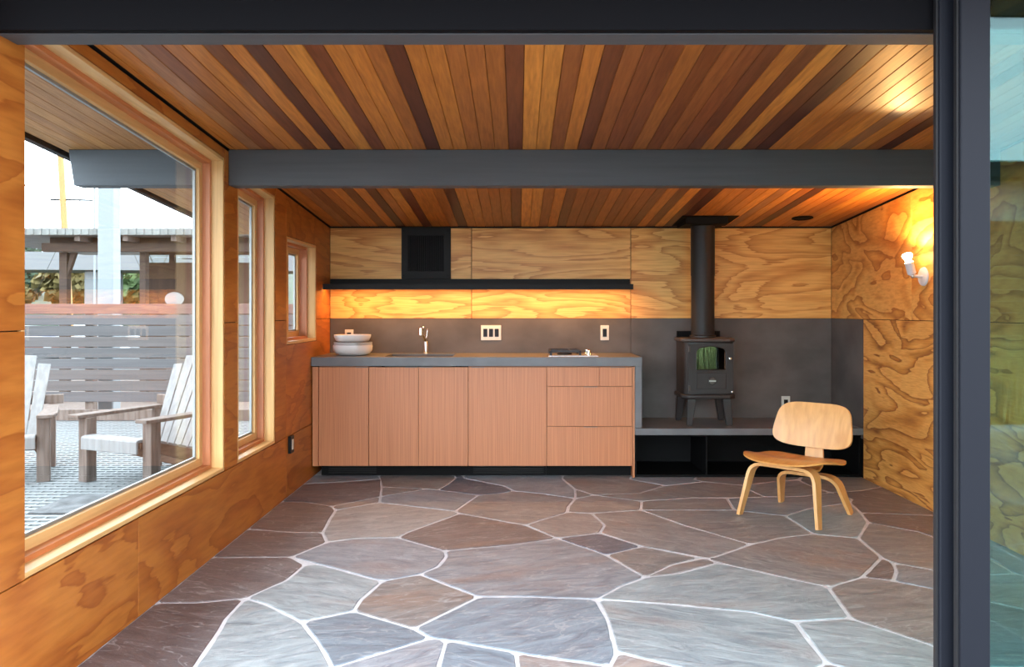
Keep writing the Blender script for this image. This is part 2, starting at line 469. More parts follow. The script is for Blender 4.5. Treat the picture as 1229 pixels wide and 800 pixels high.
M['soil'] = simple('ground_soil', (0.10, 0.09, 0.07), 0.9)
M['water'] = simple('harbour_water', (0.03, 0.045, 0.05), 0.12, bump=0.3, bscale=1.5)
M['led'] = emis('led_glow', (1.0, 0.62, 0.25), 14.0)
M['bulb'] = emis('bulb_glow', (1.0, 0.74, 0.42), 60.0)
M['white_metal'] = simple('white_enamel', (0.66, 0.65, 0.66), 0.35)
M['white_paint'] = simple('white_paint', (0.20, 0.225, 0.24), 0.5)
M['brown_timber'] = streak_wood('dark_timber', (0.06, 0.036, 0.025), (2, 20, 20), (0.6, 0.6, 0.6), 0.8)
M['brown_wall'] = streak_wood('brown_boards', (0.085, 0.045, 0.027), (12, 12, 0.6), (0.7, 0.7, 0.7), 0.8)
M['roof_metal'] = simple('pale_roof_metal', (0.17, 0.175, 0.165), 0.6, var=0.2, vscale=4)
M['mast'] = streak_wood('varnished_spruce', (0.36, 0.19, 0.05), (20, 20, 1), (0.8, 0.8, 0.8), 0.4)
M['hull'] = simple('boat_white', (0.30, 0.30, 0.30), 0.4)
M['hull_dark'] = simple('boat_trim', (0.10, 0.04, 0.03), 0.5)
M['navy'] = simple('navy_canvas', (0.025, 0.03, 0.10), 0.7)
M['bridge'] = simple('bridge_concrete', (0.16, 0.165, 0.17), 0.8)
M['bark'] = simple('bark', (0.1, 0.07, 0.05), 0.9)
M['leaf_g'] = simple('foliage_green', (0.06, 0.10, 0.03), 0.8, var=0.5, vscale=0.8)
M['leaf_y'] = simple('foliage_autumn', (0.14, 0.11, 0.035), 0.8, var=0.45, vscale=0.8)
M['leaf_d'] = simple('foliage_dark', (0.035, 0.06, 0.035), 0.8, var=0.5, vscale=0.8)
M['grass'] = simple('tall_grass', (0.46, 0.46, 0.22), 0.7, var=0.3, vscale=3)
M['stucco'] = simple('pale_stucco', (0.52, 0.52, 0.5), 0.85)
M['siding'] = streak_wood('cedar_siding', (0.26, 0.15, 0.085), (3, 30, 30), (0.7, 0.7, 0.7), 0.7)
M['kerb'] = simple('concrete_kerb', (0.5, 0.5, 0.49), 0.85, var=0.1)

# ------------------------------------------------------------------ room constants
XL, XR, YB = -1.593, 2.651, 6.86
YF = 2.30                                     # front end of the side walls
SL = 0.073
def cz(y): return 1.996 + SL * (YB - y)       # ceiling falls towards the back wall
JZ = 1.22                                     # plywood sheet joint
SILL = 0.415

rnd = random.Random(7)

# ------------------------------------------------------------------ floor: grout bed and flagstones
fl = MB().box(XL - 0.02, XR + 0.02, 2.3, YB, -0.12, -0.004).build('floor', M['grout'])
tag(fl, 'irregular flagstone floor laid with pale grout', None, None, 'structure')

STONES = [
 ([(340,566),(457,566),(457.5,574),(420,577.5),(370,580.3)], 'g'),
 ([(370,580.3),(420,577.5),(457.9,574),(457.9,583.9),(456.7,595.4),(398,606.9),(370,602.5),(340,601.5)], 'p'),
 ([(398,606.9),(456.7,595.4),(455.5,602.7),(403,611.7)], 't'),
 ([(457.9,566),(547,566),(547,573.4),(536,581.5),(525,587.3),(512.8,586.4),(457.9,583.9)], 'n'),
 ([(457.9,583.9),(512.8,586.4),(456.7,595.4)], 'n'),
 ([(456.7,595.4),(512.8,586.4),(525,587.3),(573.8,593.7),(545.8,613),(455.5,602.7)], 'g'),
 ([(547,566),(557,566),(556.8,573.4),(580,578),(605,583),(616.6,588.8),(600,591.5),(573.8,593.7),(525,587.3),(536,581.5),(547,573.4)], 'd'),
 ([(557,566),(674.4,566),(674.4,573.4),(690.3,586.8),(690.3,597.8),(650,592),(616.6,588.8),(605,583),(580,578),(556.8,573.4)], 'g'),
 ([(573.8,593.7),(600,591.5),(616.6,588.8),(650,592),(690.3,597.8),(682,607),(680.5,614.2),(630.5,629.6),(600,624.5),(551.9,615.6),(545.8,613)], 't'),
 ([(674.4,566),(756,566),(756,574.6),(797.7,582.5),(766,591.7),(712.3,593.7),(690.3,586.8),(674.4,573.4)], 'n'),
 ([(690.3,586.8),(712.3,593.7),(690.3,597.8)], 'n'),
 ([(690.3,597.8),(712.3,593.7),(769.6,601),(768.9,611.7),(709.8,615.6),(680.5,614.2),(682,607)], 't'),
 ([(712.3,593.7),(766,591.7),(797.7,582.5),(845.3,577.8),(892,582),(900,588),(917.6,596),(873,597),(832,597),(769.6,601)], 'n'),
 ([(756,566),(833,566),(833,575),(845.3,577.8),(797.7,582.5),(756,574.6)], 'g'),
 ([(833,566),(957,566),(957,575),(934.7,577),(892,582),(845.3,577.8),(833,575)], 'n'),
 ([(892,582),(934.7,577),(959,575.9),(971,582),(995.7,590.5),(966.5,595.4),(917.6,596),(900,588)], 'g'),
 ([(957,566),(1060,566),(1051,583.7),(1030,588.8),(995.7,590.5),(971,582),(959,575.9)], 'n'),
 ([(769.6,601),(832,597),(872.5,597.5),(881,611.7),(768.9,611.7)], 't'),
 ([(872.5,597.5),(917.6,596),(966.5,595.4),(995.7,590.5),(1015,596),(1023,598),(1020,602.7),(1010,604),(971,610),(942,618.6),(881,611.7)], 'g'),
 ([(995.7,590.5),(1030,588.8),(1051,583.7),(1066,585),(1130,617),(1120,618),(1033.6,615),(1020,602.7),(1023,598),(1015,596)], 'p'),
 ([(1033.6,615),(1120,618),(1150,619),(1160,655),(1120,644),(1104,638),(1042,626.4)], 'p'),
 ([(942,618.6),(971,610),(1010,604),(1020,602.7),(1033.6,615),(1042,626.4),(1030,645.4),(976,640.5)], 's'),
 ([(768.9,611.7),(881,611.7),(942,618.6),(976,640.5),(940,644.5),(900.5,653),(820,629.6)], 't'),
 ([(709.8,615.6),(768.9,611.7),(820,629.6),(900.5,653),(858,668),(846.5,669.3),(770.9,655.2),(719.6,639.3),(725.7,629.6)], 't'),
 ([(630.5,629.6),(680.5,614.2),(709.8,615.6),(725.7,629.6),(719.6,639.3),(668.3,645.4)], 't'),
 ([(668.3,645.4),(719.6,639.3),(770.9,655.2),(727,665.4)], 'd'),
 ([(727,665.4),(770.9,655.2),(840,669),(807.5,676.6),(774.5,692.2)], 'n'),
 ([(774.5,692.2),(807.5,676.6),(846.5,669.3),(862.5,675),(812,688)], 't'),
 ([(551.9,615.6),(600,624.5),(630.5,629.6),(668.3,645.4),(620,652.5),(533.6,660.6),(477.4,644.7),(490,638)], 'p'),
 ([(403,611.7),(455.5,602.7),(545.8,613),(551.9,615.6),(490,638),(477.4,644.7),(430,645.5),(392,650.3),(387,638.6),(396,622)], 'o'),
 ([(335,601.5),(370,602.5),(398,606.9),(403,611.7),(396,622),(387,638.6),(352,638.5),(320,636),(295,634.5)], 'p'),
 ([(295,634.5),(320,636),(352,638.5),(387,638.6),(392,650.3),(349,668),(258,668.5)], 'p'),
 ([(258,668.5),(349,668),(366.4,677),(344,695.4),(294,717.4),(240,722.5),(190,723)], 'p'),
 ([(349,668),(392,650.3),(430,645.5),(477.4,644.7),(533.6,660.6),(536,667.4),(525,679.6),(503.5,688.8),(458.4,697),(384,677)], 'g'),
 ([(366.4,677),(384,677),(458.4,697),(432,720),(424.2,732.7),(362.4,745.6),(344,737),(319.7,724.7),(294,717.4),(344,695.4)], 's'),
 ([(190,723),(240,722.5),(294,717.4),(272,740.5),(256,767),(233,800),(200,850),(25,850)], 'q'),
 ([(294,717.4),(319.7,724.7),(344,737),(362.4,745.6),(383,772),(398,799),(420,850),(200,850),(233,800),(256,767),(272,740.5)], 's'),
 ([(362.4,745.6),(424.2,732.7),(496.2,753.5),(517,765),(402,799.6),(398,799),(383,772)], 'b'),
 ([(424.2,732.7),(432,720),(458.4,697),(503.5,688.8),(574.3,715.6),(496.2,753.5)], 'n'),
 ([(503.5,688.8),(525,679.6),(536,667.4),(533.6,660.6),(620,652.5),(668.3,645.4),(727,665.4),(774.5,692.2),(745,703),(716,718.6),(640,715.6),(574.3,715.6)], 'g'),
 ([(574.3,715.6),(640,715.6),(716,718.6),(729.4,743),(735.5,767),(740.3,782),(731.8,799),(640,786),(535.3,767.4),(517,765),(496.2,753.5)], 'b'),
 ([(517,765),(535.3,767.4),(526.7,800),(515,850),(420,850),(402,799.6)], 'g'),
 ([(535.3,767.4),(620,782),(625,850),(515,850),(526.7,800)], 'b'),
 ([(620,782),(640,786),(731.8,799),(725,850),(625,850)], 't'),
 ([(740.3,782),(815,800),(870,812),(880,850),(725,850),(731.8,799)], 't'),
 ([(716,718.6),(812,725.4),(900,734),(953.5,745.4),(991.3,794),(984,800),(930,812),(870,812),(815,800),(740.3,782),(735.5,767),(729.4,743)], 's'),
 ([(716,718.6),(745,703),(774.5,692.2),(812,688),(862.5,675),(993.8,704),(1020.6,741.3),(953.5,745.4),(900,734),(812,725.4)], 's'),
 ([(862.5,675),(846.5,669.3),(858,668),(900.5,653),(940,644.5),(976,640.5),(1030,645.4),(1058,668.6),(1035,691.7),(993.8,704)], 't'),
 ([(1030,645.4),(1042,626.4),(1104,638),(1120,644),(1160,655),(1160,690),(1119.5,683.7),(1072,675),(1058,668.6)], 'n'),
 ([(1058,668.6),(1072,675),(1075.5,684),(1072,696.6),(1035,691.7)], 'p'),
 ([(1072,675),(1119.5,683.7),(1160,690),(1160,715),(1119.5,706),(1072,696.6),(1075.5,684)], 'g'),
 ([(993.8,704),(1035,691.7),(1072,696.6),(1119.5,706),(1160,715),(1170,798),(1119.5,774),(1020.6,741.3)], 'n'),
 ([(953.5,745.4),(1020.6,741.3),(1119.5,774),(1170,798),(1170,830),(1060,822),(1011,800),(991.3,794)], 's'),
 ([(984,800),(991.3,794),(1011,800),(1060,822),(1060,850),(880,850),(870,812),(930,812)], 'n'),
 ([(1060,822),(1170,830),(1170,850),(1060,850)], 'g'),
 ([(1155,631),(1270,687),(1270,697),(1218,688),(1160,652)], 'g'),
 ([(1160,655),(1218,688),(1160,690)], 's'),
 ([(1160,690),(1218,688),(1270,697),(1270,737),(1225,730),(1160,715)], 's'),
 ([(1160,715),(1225,730),(1270,737),(1270,800),(1170,798)], 'b'),
 ([(1170,798),(1270,800),(1400,800),(1400,850),(1170,850)], 'g'),
]
STONE_COL = {'g': (0.190, 0.210, 0.235), 'p': (0.130, 0.113, 0.115), 'q': (0.085, 0.070, 0.072), 't': (0.205, 0.193, 0.190),
             'n': (0.180, 0.170, 0.165), 'd': (0.085, 0.098, 0.125), 's': (0.225, 0.262, 0.278), 'b': (0.145, 0.182, 0.215),
             'o': (0.235, 0.235, 0.235)}

def stone_mesh(poly, inset, z0, z1, rr):
    """poly: list of (x,y) counter-clockwise; irregular slab with a chamfered, slightly ragged rim"""
    n = len(poly)
    area = sum(poly[i][0] * poly[(i + 1) % n][1] - poly[(i + 1) % n][0] * poly[i][1] for i in range(n))
    if area < 0: poly = poly[::-1]
    P = [Vector(p) for p in poly]
    Q = []
    for i in range(n):
        a, b, c = P[i - 1], P[i], P[(i + 1) % n]
        d1, d2 = (b - a), (c - b)
        if d1.length < 1e-6 or d2.length < 1e-6: continue
        d1.normalize(); d2.normalize()
        n1, n2 = Vector((-d1.y, d1.x)), Vector((-d2.y, d2.x))
        k = n1 + n2
        den = max(0.35, 1 + n1.dot(n2))
        Q.append(b + k * (inset / den))
    R = []
    m = len(Q)
    for i in range(m):
        a, b = Q[i], Q[(i + 1) % m]
        L_ = (b - a).length
        cut = min(0.3, 0.018 / max(L_, 0.02))
        k = max(1, int(L_ / 0.085))
        nn = Vector((-(b - a).y, (b - a).x)).normalized()
        for j in range(k + 1):
            t = cut + (1 - 2 * cut) * j / k
            R.append(a + (b - a) * t + nn * rr.uniform(-0.0022, 0.0022))
    m = len(R)
    cen = sum(R, Vector((0, 0))) / m
    vs_, ch = [], 0.004
    for p in R: vs_.append((p.x, p.y, z0))
    for p in R: vs_.append((p.x, p.y, z1 - 0.003))
    for p in R:
        d = cen - p
        q = p + d.normalized() * ch
        vs_.append((q.x, q.y, z1))
    fs_ = []
    for lv in range(2):
        for i in range(m):
            fs_.append((lv * m + i, lv * m + (i + 1) % m, (lv + 1) * m + (i + 1) % m, (lv + 1) * m + i))
    fs_.append(tuple(2 * m + i for i in range(m)))
    return vs_, fs_

for pts, key in STONES:
    poly = []
    for x, y in pts:
        X, Y = floor_pt(x, y)
        if X < XL + 0.05: X = XL - 0.0078
        if X > XR - 0.04: X = XR + 0.0078
        X = min(max(X, XL - 0.0078), XR + 0.0078); Y = min(Y, 6.343)
        poly.append((X, Y))
    v_, f_ = stone_mesh(poly, 0.0085, -0.012, 0.0, rnd)
    c = STONE_COL[key]; j = 1.27 * rnd.uniform(0.93, 1.07)
    MB().add(v_, f_).build('flagstone', M['stone'], fl, color=(c[0] * j, c[1] * j, c[2] * j, 1))

# patio outside the open door, same stone
pat = MB().box(-1.7, 6.2, -3.5, 2.29, -0.12, -0.012).build('patio', M['grout'])
tag(pat, 'flagstone patio outside the sliding door', None, None, 'structure')
nx, ny = 11, 8
gp = {}
for i in range(nx + 1):
    for j in range(ny + 1):
        gx = -1.7 + 7.9 * i / nx; gy = -3.5 + 5.78 * j / ny
        if 0 < i < nx: gx += rnd.uniform(-0.2, 0.2)
        if 0 < j < ny: gy += rnd.uniform(-0.2, 0.2)
        gp[i, j] = (gx, gy)
for i in range(nx):
    for j in range(ny):
        v_, f_ = stone_mesh([gp[i, j], gp[i + 1, j], gp[i + 1, j + 1], gp[i, j + 1]], 0.009, -0.02, -0.008, rnd)
        c = STONE_COL[rnd.choice('gtnspb')]; k = rnd.uniform(0.9, 1.1)
        MB().add(v_, f_).build('flagstone', M['stone'], pat, color=(c[0] * k, c[1] * k, c[2] * k, 1))

# ------------------------------------------------------------------ walls
def z_top(y): return cz(y) - 0.012

# back wall: dark backing, plywood sheets, concrete splashback sheets
wb = MB().box(XL - 0.15, XR + 0.15, YB + 0.014, YB + 0.15, -0.1, 2.02).build('wall_back', M['ply_edge'])
tag(wb, 'back wall clad in plywood above dark concrete sheets', None, None, 'structure')
zt = z_top(YB)
for x0, x1 in ((-0.395, 0.952), (0.952, XR)):
    MB().box(x0 + 0.0025, x1 - 0.0025, YB, YB + 0.0135, JZ + 0.0025, zt).build('plywood_panel', M['ply_back'], wb, bevel=0.001)
MB().prism([(XL + .0025, JZ + .0025), (-.3975, JZ + .0025), (-.3975, zt), (-.570, zt), (-.570, 1.553), (-.988, 1.553), (-.988, zt), (XL + .0025, zt)],
           'y', YB, YB + 0.0135).build('plywood_panel', M['ply_back'], wb, bevel=0.001)
for x0, x1, z0 in ((XL, 0.952, 0.86), (0.952, XR, 0.3)):
    MB().box(x0 + 0.0015, x1 - 0.0015, YB, YB + 0.0135, z0, JZ - 0.001).build('concrete_panel', M['concrete'], wb, bevel=0.001)

# right wall
wr = MB().prism([(YF, -0.1), (YB + 0.014, -0.1), (YB + 0.014, cz(YB)), (YF, cz(YF))], 'x', XR + 0.0135, XR + 0.16).build('wall_right', M['ply_edge'])
tag(wr, 'right wall of figured plywood sheets', None, None, 'structure')
def right_panel(y0, y1, z0, z1, mat, name='plywood_panel'):
    t0 = z_top(y0) if z1 is None else z1; t1 = z_top(y1) if z1 is None else z1
    MB().prism([(y0 + .002, z0), (y1 - .002, z0), (y1 - .002, t1), (y0 + .002, t0)], 'x', XR, XR + 0.013).build(name, mat, wr, bevel=0.001)
right_panel(5.465, YB, JZ + .002, None, M['ply_side'])
right_panel(4.245, 5.465, JZ + .002, None, M['ply_side'])
right_panel(YF, 4.245, JZ + .002, None, M['ply_side'])
right_panel(6.232, YB, 0.3, JZ - .001, M['concrete'], 'concrete_panel')
right_panel(6.232, YB, 0.0, 0.3, M['black'], 'concrete_panel')
right_panel(3.80, 6.228, 0.0, JZ - .002, M['ply_right_low'])
right_panel(YF, 3.80, 0.0, JZ - .002, M['ply_right_low'])

# left wall with three windows
W1 = (2.618, 4.400); W2 = (4.600, 5.312); W3 = (5.576, 6.395, 1.048, 1.803)
H1, H2 = 0.060, 0.072                         # window heads below the ceiling
def hz(y, d): return cz(y) - d
bk = MB()
x0, x1 = XL - 0.160, XL - 0.0135
bk.prism([(YF, -.1), (W1[0], -.1), (W1[0], cz(W1[0])), (YF, cz(YF))], 'x', x0, x1)
bk.prism([(W1[0], -.1), (W2[1], -.1), (W2[1], SILL), (W1[0], SILL)], 'x', x0, x1)
bk.prism([(W1[0], hz(W1[0], H1)), (W1[1], hz(W1[1], H1)), (W1[1], cz(W1[1])), (W1[0], cz(W1[0]))], 'x', x0, x1)
bk.prism([(W1[1], SILL), (W2[0], SILL), (W2[0], cz(W2[0])), (W1[1], cz(W1[1]))], 'x', x0, x1)
bk.prism([(W2[0], hz(W2[0], H2)), (W2[1], hz(W2[1], H2)), (W2[1], cz(W2[1])), (W2[0], cz(W2[0]))], 'x', x0, x1)
bk.prism([(W2[1], -.1), (W3[0], -.1), (W3[0], cz(W3[0])), (W2[1], cz(W2[1]))], 'x', x0, x1)
bk.prism([(W3[0], -.1), (W3[1], -.1), (W3[1], W3[2]), (W3[0], W3[2])], 'x', x0, x1)
bk.prism([(W3[0], W3[3]), (W3[1], W3[3]), (W3[1], cz(W3[1])), (W3[0], cz(W3[0]))], 'x', x0, x1)
bk.prism([(W3[1], -.1), (YB + .014, -.1), (YB + .014, cz(YB)), (W3[1], cz(W3[1]))], 'x', x0, x1)
wl_ = bk.build('wall_left', M['ply_edge'])
tag(wl_, 'left wall of orange plywood with three windows', None, None, 'structure')
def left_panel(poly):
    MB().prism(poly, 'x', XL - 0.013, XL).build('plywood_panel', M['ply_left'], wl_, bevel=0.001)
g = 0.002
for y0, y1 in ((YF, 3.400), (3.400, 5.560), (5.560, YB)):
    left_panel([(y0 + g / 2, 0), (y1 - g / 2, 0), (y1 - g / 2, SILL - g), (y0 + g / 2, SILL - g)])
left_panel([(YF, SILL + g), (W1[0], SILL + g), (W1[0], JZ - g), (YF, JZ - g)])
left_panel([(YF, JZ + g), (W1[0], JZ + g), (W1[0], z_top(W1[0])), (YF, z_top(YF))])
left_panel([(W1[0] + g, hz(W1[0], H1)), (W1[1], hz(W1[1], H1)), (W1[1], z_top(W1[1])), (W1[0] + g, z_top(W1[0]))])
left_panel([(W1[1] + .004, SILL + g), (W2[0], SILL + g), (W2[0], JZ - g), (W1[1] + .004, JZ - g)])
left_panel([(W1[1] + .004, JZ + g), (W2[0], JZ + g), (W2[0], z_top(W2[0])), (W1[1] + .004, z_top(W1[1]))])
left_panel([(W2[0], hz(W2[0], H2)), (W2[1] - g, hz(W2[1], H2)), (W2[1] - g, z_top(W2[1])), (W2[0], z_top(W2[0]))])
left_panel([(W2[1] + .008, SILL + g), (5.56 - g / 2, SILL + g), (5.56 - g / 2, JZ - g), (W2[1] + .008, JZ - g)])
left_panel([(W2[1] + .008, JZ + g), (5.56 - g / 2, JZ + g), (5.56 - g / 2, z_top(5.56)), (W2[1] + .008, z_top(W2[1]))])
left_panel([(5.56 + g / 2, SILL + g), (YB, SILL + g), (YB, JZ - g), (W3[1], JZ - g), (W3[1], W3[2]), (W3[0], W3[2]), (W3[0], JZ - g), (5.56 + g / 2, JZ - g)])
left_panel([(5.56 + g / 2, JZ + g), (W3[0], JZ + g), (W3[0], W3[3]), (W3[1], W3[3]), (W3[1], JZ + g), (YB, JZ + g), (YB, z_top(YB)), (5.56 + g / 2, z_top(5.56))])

# windows: nested rings of mitred members
def ring(parent, name, y0, y1, zb, head, ins, t, xa, xb, mat_v, mat_h):
    def q(i):
        a, b = y0 + i, y1 - i
        return [(a, zb + i), (b, zb + i), (b, head(b) - i), (a, head(a) - i)]
    o, n_ = q(ins), q(ins + t)
    for k, nm in enumerate(('sill', 'jamb', 'head', 'jamb')):
        a, b = k, (k + 1) % 4
        MB().prism([o[a], o[b], n_[b], n_[a]], 'x', xa, xb).build(name + '_' + nm, mat_h if k in (0, 2) else mat_v, parent, bevel=0.0015)
    return n_

def window(n, y0, y1, zb, head, label, mull=None):
    w = empty('window_%d' % n, (0, 0, 0), kind='structure')
    w['label'] = label
    ring(w, 'lining', y0, y1, zb, head, 0.004, 0.018, XL - 0.0008, XL - 0.066, M['fir_pale'], M['fir_pale_h'])
    ring(w, 'frame', y0, y1, zb, head, 0.018, 0.024, XL - 0.064, XL - 0.135, M['fir_red'], M['fir_red_h'])
    spans = [(y0, y1)] if mull is None else [(y0, mull), (mull - 0.03, y1)]
    for si, (a, b) in enumerate(spans):
        off = -0.03 * si * (1 if mull else 0)
        ia = 0.040
        ring(w, 'sash', a, b, zb, head, ia, 0.042, XL - 0.105 + off * 0.6, XL - 0.140 + off * 0.6, M['fir_pale'], M['fir_pale_h'])
        q = ring(w, 'spacer', a, b, zb, head, ia + 0.040, 0.014, XL - 0.1235 + off * .6, XL - 0.138 + off * .6, M['spacer'], M['spacer'])
        gq = [(a + ia + .045, zb + ia + .045), (b - ia - .045, zb + ia + .045), (b - ia - .045, head(b - ia - .045) - ia - .045), (a + ia + .045, head(a + ia + .045) - ia - .045)]
        MB().prism(gq, 'x', XL - 0.127 + off * .6, XL - 0.131 + off * .6).build('pane', M['glass'], w)
    return w
window(1, W1[0] - 0.022, W1[1], SILL, lambda y: hz(y, H1), 'large picture window with stepped fir frame')
window(2, W2[0], W2[1], SILL, lambda y: hz(y, H2), 'tall narrow window beyond the ceiling beam')
window(3, W3[0], W3[1], W3[2], lambda y: W3[3], 'small window with two sashes near the counter', mull=(W3[0] + W3[1]) / 2 + 0.02)

# ------------------------------------------------------------------ ceiling: roof deck, planks, beams
rf = MB()
y0, y1 = 1.62, 7.3
rf.add([(x, y, cz(y) + dz) for x in (-2.52, 2.95) for y in (y0, y1) for dz in (0.021, 0.2)],
       [(0, 1, 3, 2), (4, 6, 7, 5), (0, 4, 5, 1), (2, 3, 7, 6), (0, 2, 6, 4), (1, 5, 7, 3)])
rfo = rf.build('roof', M['ply_edge']); tag(rfo, 'dark roof deck over the room', None, None, 'structure')
fas = MB().add([(x, y, cz(y) + dz) for x in (-2.56, -2.522) for y in (y0, y1) for dz in (-0.022, 0.22)],
               [(0, 1, 3, 2), (4, 6, 7, 5), (0, 4, 5, 1), (2, 3, 7, 6), (0, 2, 6, 4), (1, 5, 7, 3)]).build('trim_1', M['steel_black'])
tag(fas, 'black metal edge along the roof eave', None, None, 'structure')

PW = 0.0752
def plank_mesh(name, ya, yb):
    prof = [(0.0008, 0.0025), (0.0033, 0), (PW - 0.0033, 0), (PW - 0.0008, 0.0025), (PW - 0.0008, 0.018), (0.0008, 0.018)]
    n = len(prof)
    v = [(p[0], y, cz(y) + p[1]) for y in (ya, yb) for p in prof]
    f = [tuple(range(n)), tuple(range(2 * n - 1, n - 1, -1))] + [(i, n + i, n + (i + 1) % n, (i + 1) % n) for i in range(n)]
    return MB().add(v, f).mesh(name)
CC = {'k': (0.085, 0.026, 0.016), 'd': (0.17, 0.052, 0.021), 'r': (0.24, 0.074, 0.024), 'm': (0.31, 0.102, 0.028), 'b': (0.40, 0.140, 0.032),
      'o': (0.51, 0.187, 0.036), 'l': (0.61, 0.25, 0.048), 'g': (0.32, 0.14, 0.06)}
# plank tones read across the room, left wall to right wall
TONES = 'ogrbodo' + 'kbldoobkoobbbdllmodmrrbrmrdodldk' + 'oobolglmkoobmlob'
ceil = empty('ceiling', (0, 0, 0), kind='structure'); ceil['label'] = 'sloping ceiling of varnished cedar planks'
pm = plank_mesh('cedar_plank', 1.72, YB - 0.012)
XS = (289 - 620) * 0.00311                     # left edge of the eighth plank
i = 0
for k in range(len(TONES)):
    X = XS + (k - 7) * PW
    if X < XL + 0.006 or X + PW > XR - 0.004: continue
    o = bpy.data.objects.new('plank', pm); COL.objects.link(o); o.parent = ceil; o.location = (X, 0, 0)
    c = CC[TONES[k]]; j = rnd.uniform(0.95, 1.13)
    o.color = (c[0] * j, c[1] * j * 0.95, c[2] * j * 0.85, 1)
pm.materials.append(M['cedar'])
xs_ = [o.location.x for o in ceil.children]
for xa, xb, tone in ((XL + 0.008, min(xs_) - .0006, 'o'), (max(xs_) + PW + .0006, XR - 0.008, 'm')):
    if xb - xa > 0.006:
        o = bpy.data.objects.new('plank', pm); COL.objects.link(o); o.parent = ceil; o.location = (xa, 0, 0)
        o.scale = ((xb - xa) / PW, 1, 1); o.color = (*CC[tone], 1)
soff = empty('ceiling_soffit', (0, 0, 0), kind='structure'); soff['label'] = 'cedar plank soffit under the eave outside'
pm2 = plank_mesh('soffit_plank', 1.72, 7.25); pm2.materials.append(M['cedar_out'])
for k in range(10):
    X = XL - 0.165 - (k + 1) * PW
    if X < -2.52: break
    o = bpy.data.objects.new('plank', pm2); COL.objects.link(o); o.parent = soff; o.location = (X, 0, 0)
    c = CC[rnd.choice('oolblog')]; c = [a * 0.75 + 0.25 * b for a, b in zip(c, (0.55, 0.40, 0.24))]
    o.color = (*c, 1)

def beam(x0, x1, y0, y1, zb, mat, label, cut=0.0):
    mb = MB()
    za, zc = cz(y0) - 0.0005, cz(y1) - 0.0005
    v = [(x0 + cut, y0, zb), (x1, y0, zb), (x1, y1, zb), (x0 + cut, y1, zb), (x0, y0, za), (x1, y0, za), (x1, y1, zc), (x0, y1, zc)]
    mb.add(v, [(0, 3, 2, 1), (4, 5, 6, 7), (0, 1, 5, 4), (1, 2, 6, 5), (2, 3, 7, 6), (3, 0, 4, 7)])
    o = mb.build('ceiling_beam', mat, bevel=0.003)
    return tag(o, label, None, None, 'structure')
beam(XL + 0.001, XR - 0.001, 4.454, 4.56, 1.973, M['beam'], 'grey painted beam across the middle of the ceiling')
beam(-2.472, XL - 0.162, 4.454, 4.56, 1.973, M['beam_out'], 'blue grey beam end under the eave outside the window', cut=0.03)
beam(XL + 0.001, XR - 0.001, 2.473, 2.575, 2.128, M['beam'], 'dark grey beam over the sliding door opening')
beam(-2.472, XL - 0.162, 2.473, 2.575, 2.128, M['beam_out'], 'blue grey beam end by the door side of the eave', cut=0.03)
hd = MB().box(XL - 0.16, 2.9, 2.440, 2.472, 2.130, 2.316).build('trim_2', M['header']); tag(hd, 'black sliding door track over the opening', None, None, 'structure')

# ------------------------------------------------------------------ sliding door leaves parked at the right
def leaf(n, xa, xb, ya, yb, sw, label):
    d = empty('door_%d' % n, (0, 0, 0), kind='structure'); d['label'] = label
    zt_ = 2.310
    MB().box(xa, xa + sw, ya, yb, 0.004, zt_).build('stile', M['door_alu'], d, bevel=0.003)
    MB().box(xb - sw, xb, ya, yb, 0.004, zt_).build('stile', M['door_alu'], d, bevel=0.003)
    MB().box(xa + sw, xb - sw, ya, yb, 0.004, 0.09).build('rail', M['door_alu'], d, bevel=0.003)
    MB().box(xa + sw, xb - sw, ya, yb, zt_ - 0.05, zt_).build('rail', M['door_alu'], d, bevel=0.003)
    MB().box(xa - 0.006, xa, ya + 0.012, yb - 0.012, 0.004, zt_).build('seal', M['door_dark'], d)
    ym = (ya + yb) / 2
    MB().box(xa + sw, xb - sw, ym - 0.004, ym + 0.004, 0.09, zt_ - 0.05).build('pane', M['glass_door'], d)
leaf(1, 1.275, 2.62, 2.335, 2.375, 0.086, 'glass sliding door leaf with charcoal frame, outer track')
leaf(2, 1.245, 2.62, 2.392, 2.432, 0.078, 'glass sliding door leaf with charcoal frame, inner track')

# ------------------------------------------------------------------ kitchen run
CT, CB = 0.929, 0.861                          # countertop top and underside
CF = 6.225                                     # counter front
ct = empty('countertop', (-0.3, 6.5, CB), label='dark concrete countertop with waterfall end over the cabinets', cat='countertop')
SX0, SX1, SY0, SY1 = -1.045, -0.515, 6.33, 6.70
slab = MB()
XW = 0.950
slab.box(XL + 0.003, SX0, CF, YB - .001, CB, CT)
slab.box(SX1, XW, CF, YB - .001, CB, CT)
slab.box(SX0, SX1, CF, SY0, CB, CT)
slab.box(SX0, SX1, SY1, YB - .001, CB, CT)
slab.build('slab', M['concrete_top'], ct)
MB().box(0.898, XW, CF, YB - .001, 0.385, CB).build('waterfall_leg', M['concrete_top'], ct, bevel=0.002)

hb = empty('hearth_bench', (1.77, 6.5, 0.331), label='low dark concrete hearth bench under the stove', cat='bench')
MB().box(0.898, XR - .002, CF, YB - .001, 0.331, 0.382).build('slab', M['concrete_top'], hb, bevel=0.002)

